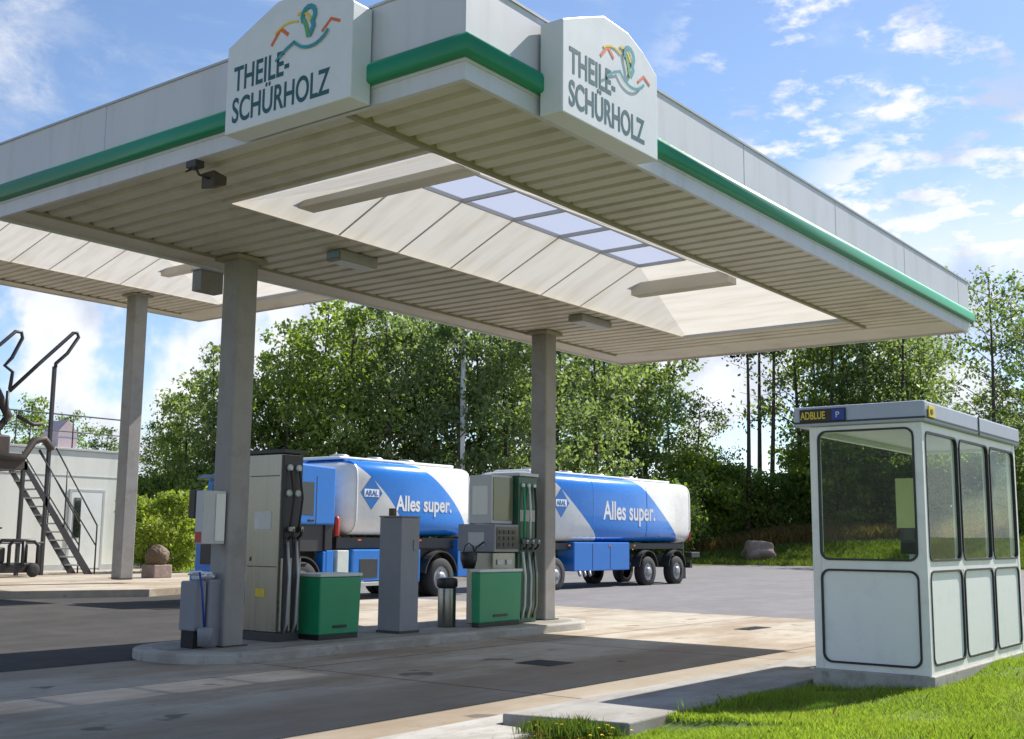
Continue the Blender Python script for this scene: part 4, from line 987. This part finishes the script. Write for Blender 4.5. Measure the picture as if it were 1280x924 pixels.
# light mast
t = thing('light_mast', 'tall pale grey lighting mast behind the tanker lorry', 'lamp post', (46.2, 38.2, 0))
MB().tube([(0, 0, 0), (0, 0, 6), (0, 0, 11.7)], [.19, .16, .12], 14).build('mast', 'white', t)
MB().box(-.9, .9, -.2, .2, 11.7, 11.85).build('lamp_head', 'greypaint', t, .03)
MB().box(-.2, .2, -.18, -.08, 8.0, 8.4).box(-.22, .22, -.2, -.1, 4.6, 5.0).build('clamp', 'lightgrey', t)
# barrel planter, post, rock
t = thing('planter', 'round brown clipped shrub in a pale box on the far pad, left of the lorry', 'planter', (23.6, 32.4, PZ))
MB().box(-.35, .35, -.35, .35, 0, .42).build('tub', 'rock', t, .03)
bmm = bmesh.new(); bmesh.ops.create_icosphere(bmm, subdivisions=4, radius=.42)
for v in bmm.verts: v.co *= .9+.04*math.sin(v.co.x*13+v.co.y*9)*math.sin(v.co.z*11)+rnd.uniform(-.03, .03)
me = bpy.data.meshes.new('shrub'); bmm.to_mesh(me); bmm.free(); me.materials.append(M['wood']); o = bpy.data.objects.new('shrub', me); COL.objects.link(o); o.parent = t; o.location = (0, 0, .68)
t = thing('bollard', 'thin dark red topped post beside the far canopy column', 'post', (22.8, 33.6, PZ))
MB().tube([(0, 0, 0), (0, 0, 1.0)], .05, 10).build('post', 'dark', t); MB().tube([(0, 0, 1.001), (0, 0, 1.25)], .06, 10).build('cap', 'red', t)
bmm = bmesh.new(); bmesh.ops.create_icosphere(bmm, subdivisions=4, radius=1.0)
for v in bmm.verts:
    c = v.co.copy(); k = 1+.18*math.sin(c.x*3.1+1)*math.cos(c.y*2.7)+.10*math.sin(c.z*6+c.x*5)+rnd.uniform(-.015, .015)
    v.co = Vector((c.x*1.25, c.y*1.1, c.z*.95))*k; v.co.z = min(v.co.z, .78+.06*c.x); v.co.z = max(v.co.z, -.5)
me = bpy.data.meshes.new('boulder'); bmm.to_mesh(me); bmm.free(); me.materials.append(M['rock']); o = bpy.data.objects.new('boulder', me); COL.objects.link(o); o.location = (73.6, 34.6, .75)
o.rotation_euler = (0, 0, .9); o.scale = (.95, 1.0, 1.0)
tag(o, 'pinkish grey boulder lying in the grass beyond the asphalt yard', 'rock')

# ------------------------------------------------------------------ vegetation
def quads_object(name, centres, dirs, ups, w, h, mat, parent=None, taper=1.0, loc=(0, 0, 0)):
    n = len(centres); c = np.asarray(centres, dtype=np.float32)
    d = dirs/np.linalg.norm(dirs, axis=1)[:, None]; u = ups/np.linalg.norm(ups, axis=1)[:, None]
    w = np.broadcast_to(w, n)[:, None]; h = np.broadcast_to(h, n)[:, None]
    v = np.stack([c-d*w/2-u*h*.12, c+u*h*-.5, c+d*w/2-u*h*.12+0*d, c+u*h*.5], 1).reshape(-1, 3)
    me = bpy.data.meshes.new(name); me.vertices.add(4*n); me.vertices.foreach_set('co', v.ravel().astype(np.float32))
    me.loops.add(4*n); me.loops.foreach_set('vertex_index', np.arange(4*n, dtype=np.int32))
    me.polygons.add(n); me.polygons.foreach_set('loop_start', np.arange(0, 4*n, 4, dtype=np.int32)); me.polygons.foreach_set('loop_total', np.full(n, 4, dtype=np.int32))
    me.update(calc_edges=True); me.materials.append(M[mat])
    o = bpy.data.objects.new(name, me); COL.objects.link(o); o.location = loc
    if parent: o.parent = parent
    return o
def tree_template(kind, seed, H, mat, n_leaf, leaf=.22, crown_lo=.2, width=.32, bark='bark', trunk_r=.16):
    """returns (root, trunk, crown). Trunk with limbs, crown of leaf faces gathered in uneven clumps at the limb tips."""
    rg = np.random.default_rng(seed); rr = random.Random(seed)
    root = bpy.data.objects.new(kind, None); COL.objects.link(root)
    tb = MB(); tips = []
    bend = [rr.uniform(-.04, .04)*H for _ in range(2)]
    tp = []
    for k in range(7):
        f = k/6; tp.append((bend[0]*f*f, bend[1]*f*f+math.sin(f*3)*.02*H, H*.97*f))
    tb.tube(tp, [trunk_r*(1-.88*k/6)+.01 for k in range(7)], 8)
    nl = int(16+H*1.3)
    for i in range(nl):
        f = crown_lo + (1-crown_lo)*((i+.5)/nl); k = min(5, int(f*6)); a = Vector(tp[k]).lerp(Vector(tp[k+1]), f*6-k)
        ang = i*2.399+rr.uniform(-.5, .5)
        if kind == 'pine_tree': prof = (.35+.65*(1-(f-crown_lo)/(1-crown_lo)))
        else: prof = math.sin(math.pi*min(1, (.16+.80*(f-crown_lo)/(1-crown_lo))))**.65
        ln = width*H*prof*rr.uniform(.6, 1.25); rise = rr.uniform(.15, .75) if kind != 'pine_tree' else rr.uniform(-.15, .3)
        e = a+Vector((math.cos(ang)*ln, math.sin(ang)*ln, ln*rise)); e.z = min(e.z, H*1.02)
        mid = a.lerp(e, .5)+Vector((0, 0, ln*.07))
        tb.tube([a, mid, e], [trunk_r*.28*(1-f*.6), trunk_r*.16*(1-f*.5), .012], 5)
        for q in range(3):
            s = a.lerp(e, rr.uniform(.35, 1)); tips.append((s, ln*rr.uniform(.20, .38)+.25))
            sub = s+Vector((rr.uniform(-1, 1), rr.uniform(-1, 1), rr.uniform(-.2, .9)))*ln*.30
            if q < 2: tb.tube([s, sub], [.03, .008], 4); tips.append((sub, ln*rr.uniform(.14, .30)+.20))
    top = Vector(tp[-1]); tips += [(top+Vector((rr.uniform(-.5, .5), rr.uniform(-.5, .5), rr.uniform(-.7, .3))), .5) for _ in range(4)]
    tr = tb.build('trunk', bark, root)
    wts = np.array([t_[1]**2.0 for t_ in tips]); wts *= rg.uniform(0, 1, len(tips))**1.6+.04; wts /= wts.sum()
    idx = rg.choice(len(tips), n_leaf, p=wts)
    cen = np.array([tuple(t_[0]) for t_ in tips])[idx]; rad = np.array([t_[1] for t_ in tips])[idx]
    g = rg.normal(size=(n_leaf, 3)); g /= np.linalg.norm(g, axis=1)[:, None]; g *= (rg.uniform(0, 1, n_leaf)**.55)[:, None]
    pos = cen+g*rad[:, None]*np.array([1.15, 1.15, .75])
    d = rg.normal(size=(n_leaf, 3)); d[:, 2] *= .5; u = np.cross(d, rg.normal(size=(n_leaf, 3)))
    sz = leaf*rg.uniform(.6, 1.4, n_leaf)
    cr_ = quads_object('crown', pos, d, u, sz*.75, sz*1.15, mat, root)
    return root
def place(tmpl, first, x, y, s, rz, label, cat, group, z=0, sz=1.0, crown_mat=None):
    if first: o = tmpl
    else: o = copy_tree(tmpl)
    o.location = (x, y, z); o.scale = (s, s, s*sz); o.rotation_euler = (0, 0, rz)
    tag(o, label, cat, group)
    if crown_mat:
        for ch in [c for c in COL.objects if c.parent == o and c.name.startswith('crown')]:
            ch.material_slots[0].link = 'OBJECT'; ch.material_slots[0].material = M[crown_mat]
    return o
TM = [tree_template('leafy_tree', 11, 14, 'leaf', 5600, .23, .14, .21),
      tree_template('leafy_tree', 23, 14, 'leafdark', 4800, .22, .24, .16),
      tree_template('leafy_tree', 37, 14, 'leafblue', 3900, .21, .28, .18),
      tree_template('leafy_tree', 41, 14, 'leaf', 6000, .22, .08, .23),
      tree_template('pine_tree', 53, 17, 'pineleaf', 1300, .22, .70, .08, 'barkred', .17),
      tree_template('birch_tree', 67, 15, 'leafblue', 2900, .21, .30, .24, 'bark', .15),
      tree_template('bush', 71, 4, 'leafyellow', 6000, .17, .02, .42, 'bark', .06),
      tree_template('bush', 83, 4, 'leaf', 6000, .17, .02, .48, 'bark', .06)]
used = [False]*len(TM)
def ray_xy(px, dist):
    """ground position at horizontal distance dist towards photo column px (used only to lay out the tree belt)"""
    d = _r*((px-640)/1442.2) - _u*((670-462)/1442.2) + _f; h = Vector((d.x, d.y)).normalized()*dist
    return h.x, h.y
def put(ti, px, dist, s, label, cat, group, z=0, sz=1.0, mat=None):
    x, y = ray_xy(px, dist); z += bank_z(x, y) - (.1 if x > 71 else 0)
    p = place(TM[ti], not used[ti], x, y, s, rnd.uniform(0, 6.28), label, cat, group, z, sz, mat) if used[ti] is False else place(TM[ti], False, x, y, s, rnd.uniform(0, 6.28), label, cat, group, z, sz, mat)
    used[ti] = True
    return p
# (template, column, distance, scale, label, group)
G1 = 'trees at the far left behind the white building'; G2 = 'trees left of and behind the lorry cab'; G3 = 'trees behind the tanker'
G4 = 'trees behind the trailer and boulder'; G5 = 'trees behind the kiosk'
L1 = 'leafy tree far left, seen past the loading rack above the white building'
L2 = 'dark leafy tree between the far canopy column and the near left column'
L3 = 'leafy tree in the belt behind the lorry, between the two near columns'
L4 = 'leafy tree in the belt right of the right column, behind the trailer'
L5 = 'leafy tree in the belt behind the kiosk, under the canopy right end'
for a in ((3, -40, 66, .62), (0, 30, 62, .60), (3, 75, 66, .58), (1, 120, 70, .55), (0, 150, 74, .52)):
    put(*a, L1, 'tree', G1)
for a in ((1, 195, 66, .62), (0, 232, 62, .70), (1, 262, 60, .80), (3, 292, 64, .80), (1, 215, 76, .70)):
    put(*a, L2, 'tree', G2)
put(0, 405, 64, 1.06, 'tallest light green leafy tree between the near columns, top left of the belt', 'tree', None)
for a in ((1, 330, 64, .82), (0, 355, 60, .90), (1, 382, 66, .93), (3, 432, 60, 1.0), (1, 458, 66, 1.05), (2, 480, 60, 1.0), (0, 503, 66, 1.08), (2, 528, 62, 1.05), (1, 552, 66, 1.08),
          (2, 575, 60, 1.02), (1, 603, 66, 1.08), (2, 628, 62, 1.05), (1, 650, 68, 1.1), (2, 672, 62, 1.08)):
    put(*a, L3, 'tree', G3)
for a in ((2, 700, 70, 1.2), (1, 724, 76, 1.25), (2, 742, 72, 1.18), (1, 768, 84, 1.4), (1, 792, 86, 1.42), (2, 812, 90, 1.40), (2, 838, 96, 1.15)):
    put(*a, L4, 'tree', G4)
put(3, 876, 95, .92, 'bright green rounded tree right of the trailer rear, below the sky gap', 'tree', None)
for a in ((5, 1003, 98, 1.45), (0, 1022, 104, 1.35), (5, 1036, 97, 1.45), (0, 1062, 102, 1.40), (2, 1086, 98, 1.40), (0, 1112, 104, 1.45), (5, 1138, 96, 1.4), (2, 1162, 102, 1.32), (3, 1148, 106, 1.1)):
    put(*a, L5, 'tree', G5)
PG = 'thin pines in the gap right of the trailer'
for px, dist, s in ((935, 95, 1.32), (950, 99, 1.42), (963, 96, 1.36)):
    put(4, px, dist, s, 'thin tall dark pine trunk in the sky gap right of the trailer', 'tree', PG)
put(5, 1240, 84, 1.26, 'tall open crowned tree above the kiosk roof at the right edge', 'tree', None)
put(5, 1292, 88, 1.12, 'open crowned tree cut by the right edge of the photo', 'tree', None)
put(3, 1262, 90, .84, 'dark rounded tree low behind the kiosk roof, right edge', 'tree', None, mat='leafdark')
put(0, 1215, 110, .75, 'small dark conical tree in the sky gap above the kiosk roof', 'tree', None, mat='leafdark')
for a in ((0, 1180, 108, .70), (1, 1300, 104, 1.0), (0, 1340, 100, 1.1)): put(*a, 'low leafy tree behind the kiosk, beside the right sky gap', 'tree', 'low trees at the right sky gap')
# bushes
put(6, 212, 46, .78, 'yellow green bush between far canopy column and lorry cab', 'bush', None, .0)
put(6, 190, 52, .74, 'paler yellow green bush close behind the far canopy column', 'bush', None, .0)
BG = 'bushes along the foot of the tree belt'
for px, dist, s, ti in ((876, 93, 1.9, 6), (902, 95, 1.7, 7), (928, 97, 1.3, 7), (955, 98, 1.2, 7), (985, 97, 1.3, 7), (1015, 96, 1.4, 7), (1048, 95, 1.9, 6), (1072, 96, 1.4, 7), (1100, 96, 1.4, 7), (1130, 96, 1.5, 7), (1165, 96, 1.7, 7), (1200, 96, 1.7, 7), (1240, 96, 1.7, 7), (1275, 96, 1.7, 7),
                        (848, 88, 1.5, 7), (820, 84, 1.4, 7), (300, 62, 1.1, 7), (270, 60, 1.0, 7), (240, 60, 1.1, 7), (200, 62, 1.1, 7), (340, 62, 1.2, 7), (380, 62, 1.2, 7), (430, 62, 1.1, 7), (480, 62, 1.2, 7), (530, 62, 1.2, 7), (590, 63, 1.2, 7), (640, 63, 1.2, 7), (700, 68, 1.3, 7), (750, 74, 1.3, 7)):
    p = put(ti, px, dist, s, 'low green bush at the foot of the tree belt beyond the yard' if ti == 7 else 'bright yellow green bush at the foot of the tree belt, right of the trailer', 'bush', BG)
# dense far wood: closes the belt low down
rg = np.random.default_rng(5)
n = 22000
pxs = rg.uniform(-150, 1450, n); ds = np.where(pxs > 800, rg.uniform(108, 118, n), rg.uniform(84, 96, n))
base_h = 4.2+1.3*np.sin(pxs*.021)+1.5*np.sin(pxs*.057+1)
base_h = np.where(pxs < 330, 4.0+(np.clip(pxs, 150, 330)-150)/180*1.5, base_h)
base_h = np.where((pxs > 1170) & (pxs < 1250), base_h*.55, base_h); base_h = np.where((pxs > 870) & (pxs < 990), base_h*.8, base_h)
hs = base_h*rg.uniform(0, 1, n)**.85
P_ = np.array([(*ray_xy(px, d_), 0) for px, d_ in zip(pxs, ds)]); P_[:, 2] = hs+np.where(pxs > 840, 1.8, 0)
dd = rg.normal(size=(n, 3)); dd[:, 2] *= .4
quads_object('wood', P_, dd, np.cross(dd, rg.normal(size=(n, 3))), rg.uniform(.3, .8, n), rg.uniform(.4, .9, n), 'leafdark')
tag(bpy.data.objects['wood'], 'dark far wood closing the gaps behind the tree belt', 'wood', kind='stuff')

def blades(name, xs, ys, zs, h, w, mat, label, lean=.35, seed=1):
    rg = np.random.default_rng(seed); n = len(xs)
    a = rg.uniform(0, 2*np.pi, n); d = np.stack([np.cos(a), np.sin(a), np.zeros(n)], 1)
    l = rg.normal(0, lean, (n, 2))*h[:, None]
    b_ = np.stack([xs, ys, zs], 1); tip = b_+np.stack([l[:, 0], l[:, 1], h], 1); mid = b_+np.stack([l[:, 0]*.35, l[:, 1]*.35, h*.6], 1)
    v = np.stack([b_-d*w[:, None]/2, b_+d*w[:, None]/2, mid+d*w[:, None]*.38, tip, mid-d*w[:, None]*.38], 1).reshape(-1, 3)
    me = bpy.data.meshes.new(name); me.vertices.add(5*n); me.vertices.foreach_set('co', v.ravel().astype(np.float32))
    me.loops.add(5*n); me.loops.foreach_set('vertex_index', np.arange(5*n, dtype=np.int32)); me.polygons.add(n)
    me.polygons.foreach_set('loop_start', np.arange(0, 5*n, 5, dtype=np.int32)); me.polygons.foreach_set('loop_total', np.full(n, 5, dtype=np.int32))
    me.update(calc_edges=True); me.materials.append(M[mat]); o = bpy.data.objects.new(name, me); COL.objects.link(o)
    return tag(o, label, 'grass', kind='stuff')
# near lawn
def cam_far(x, y): return math.hypot(x, y)
rg = np.random.default_rng(9); n = 620000
xs = 6.3+17*rg.uniform(0, 1, n)**1.35; ys = rg.uniform(.8, 5.7, n)
keep = np.array([in_lawn(x, y) for x, y in zip(xs, ys)])
ang = np.arctan2(ys, xs); keep &= (ang > .17) & (ang < .72)
inb = (xs > BX0-.02) & (xs < BX1+.02) & (ys > BY0-.02); keep &= ~inb
xs, ys = xs[keep], ys[keep]
zs = np.array([lawn_z(x, y) for x, y in zip(xs, ys)]) - .03
clump = .55+.45*np.sin(xs*2.7+np.sin(ys*3.1)*1.5)*np.sin(ys*3.9+xs)
h = rg.uniform(.035, .08, len(xs))*(.7+.5*clump); h[(xs < 9.2) & (ys > 4.6)] *= .8
near = (ys > 4.75) & (xs > 8.6); zs[near] = np.minimum(zs[near], .085)
lf = xs < 8.9; zs[lf] = np.minimum(zs[lf], .095-np.clip(ys[lf]-3.9, 0, 1)*.10)
blades('lawn_grass', xs, ys, zs, h, rg.uniform(.004, .008, len(xs)), 'grassblade', 'bright green unmown grass in the foreground right', seed=3)
# tall tufts against the booth and pad
def tufts(name, pts, nper, hh, mat, label, seed, spread=.12, w=.010):
    rg = np.random.default_rng(seed); X, Y, Hh = [], [], []
    for x, y, s in pts:
        k = int(nper*s); X.append(rg.normal(x, spread*s, k)); Y.append(rg.normal(y, spread*s, k)); Hh.append(rg.uniform(.4, 1, k)*hh*s)
    X, Y, Hh = map(np.concatenate, (X, Y, Hh)); Z = np.array([min(.1, lawn_z(x, y)) for x, y in zip(X, Y)])-.04
    return blades(name, X, Y, Z, Hh, np.full(len(X), w), mat, label, .28, seed)
pts = [(13.9+rnd.uniform(-.3, .3), 3.66, .8) for _ in range(3)]+[(x, 3.62+rnd.uniform(-.1, .04), rnd.uniform(.7, 1.3)) for x in np.arange(14.4, 18, .16)]+[(x, 4.9, rnd.uniform(.4, .8)) for x in np.arange(9, 12, .22)]
pts += [(11.9+rnd.uniform(-.1, .0), y, .6) for y in np.arange(3.7, 4.9, .15)]
tufts('long_grass', pts, 80, .24, 'grassblade', 'long grass tufts growing against the kiosk and pavement edge', 12)
# weeds by the end of the pavement
wd = []
for _ in range(30):
    f = rnd.random(); wd.append((7.95+.26*f+rnd.uniform(-.35, -.05), 5.75-.7*f+rnd.uniform(-.12, .05), rnd.uniform(.5, 1)))
tufts('weeds', wd, 60, .17, 'fieldblade', 'low weeds growing at the broken end of the pavement', 15, .06)
fl = MB()
for i in range(46):
    x, y, s = rnd.choice(wd); x += rnd.uniform(-.12, .1); y += rnd.uniform(-.12, .1); z = .04+rnd.uniform(0, .10)
    c = Vector((x, y, z)); r_ = rnd.uniform(.010, .02)
    fl.prism([c+Vector((r_*math.cos(a), r_*math.sin(a), .004*math.sin(2*a))) for a in [k*math.pi/3 for k in range(6)]], (0, 0, .006))
    fl.tube([c-Vector((.01, 0, .08)), c], .002, 3)
tag(fl.build('wildflowers', 'yellow'), 'tiny yellow flowers among the weeds at the pavement end', 'flowers', kind='stuff')
# verges beyond the yard
rg = np.random.default_rng(21); n = 60000
px = rg.uniform(845, 1330, n); ds = rg.uniform(74, 96, n); P_ = np.array([ray_xy(a, b__) for a, b__ in zip(px, ds)])
keep = P_[:, 0] > 70.05; P_ = P_[keep]; n = len(P_)
blades('verge_grass', P_[:, 0], P_[:, 1], np.array([bank_z(a, b__) for a, b__ in P_])-.04, rg.uniform(.15, .4, n), rg.uniform(.03, .07, n), 'fieldblade', 'green verge grass beyond the asphalt yard', seed=22)
n = 16000; px = rg.uniform(850, 1200, n); ds = rg.uniform(87, 95, n); P_ = np.array([ray_xy(a, b__) for a, b__ in zip(px, ds)])
blades('dry_grass', P_[:, 0], P_[:, 1], np.array([bank_z(a, b__) for a, b__ in P_])-.05, rg.uniform(.5, 1.2, n), rg.uniform(.04, .09, n), 'dryblade', 'reddish brown tall dry grass at the foot of the trees', seed=23)

n = 9000; X_ = 6.3+14*rg.uniform(0, 1, n)**1.3; Y_ = rg.uniform(.8, 5.5, n)
k_ = np.array([in_lawn(x, y) and not (x > BX0-.05 and y > BY0-.05) for x, y in zip(X_, Y_)]) & (np.sin(X_*1.9+Y_)*np.sin(Y_*2.3) > -.2); X_, Y_ = X_[k_], Y_[k_]
Z_ = np.array([lawn_z(x, y) for x, y in zip(X_, Y_)])-.03; Z_[X_ < 8.9] -= .05
blades('dry_stems', X_, Y_, Z_, rg.uniform(.06, .15, len(X_)), rg.uniform(.003, .006, len(X_)), 'dryblade', 'scattered dry straw coloured stems in the foreground lawn', seed=33)
n = 9000; xs = rg.uniform(26.5, 42, n); ys = rg.uniform(34, 52, n)
keep = (ys > 37.5-(xs-26.6)*.85) & (ys > 34.2+(xs-30.5)*1.03) & (ys < 37.5+(xs-26.6)*1.27); xs, ys = xs[keep], ys[keep]
blades('plot_grass', xs, ys, np.full(len(xs), PZ), rg.uniform(.10, .25, len(xs)), rg.uniform(.02, .04, len(xs)), 'grassblade', 'short sunlit grass beyond the far pad, left of the lorry', seed=31)
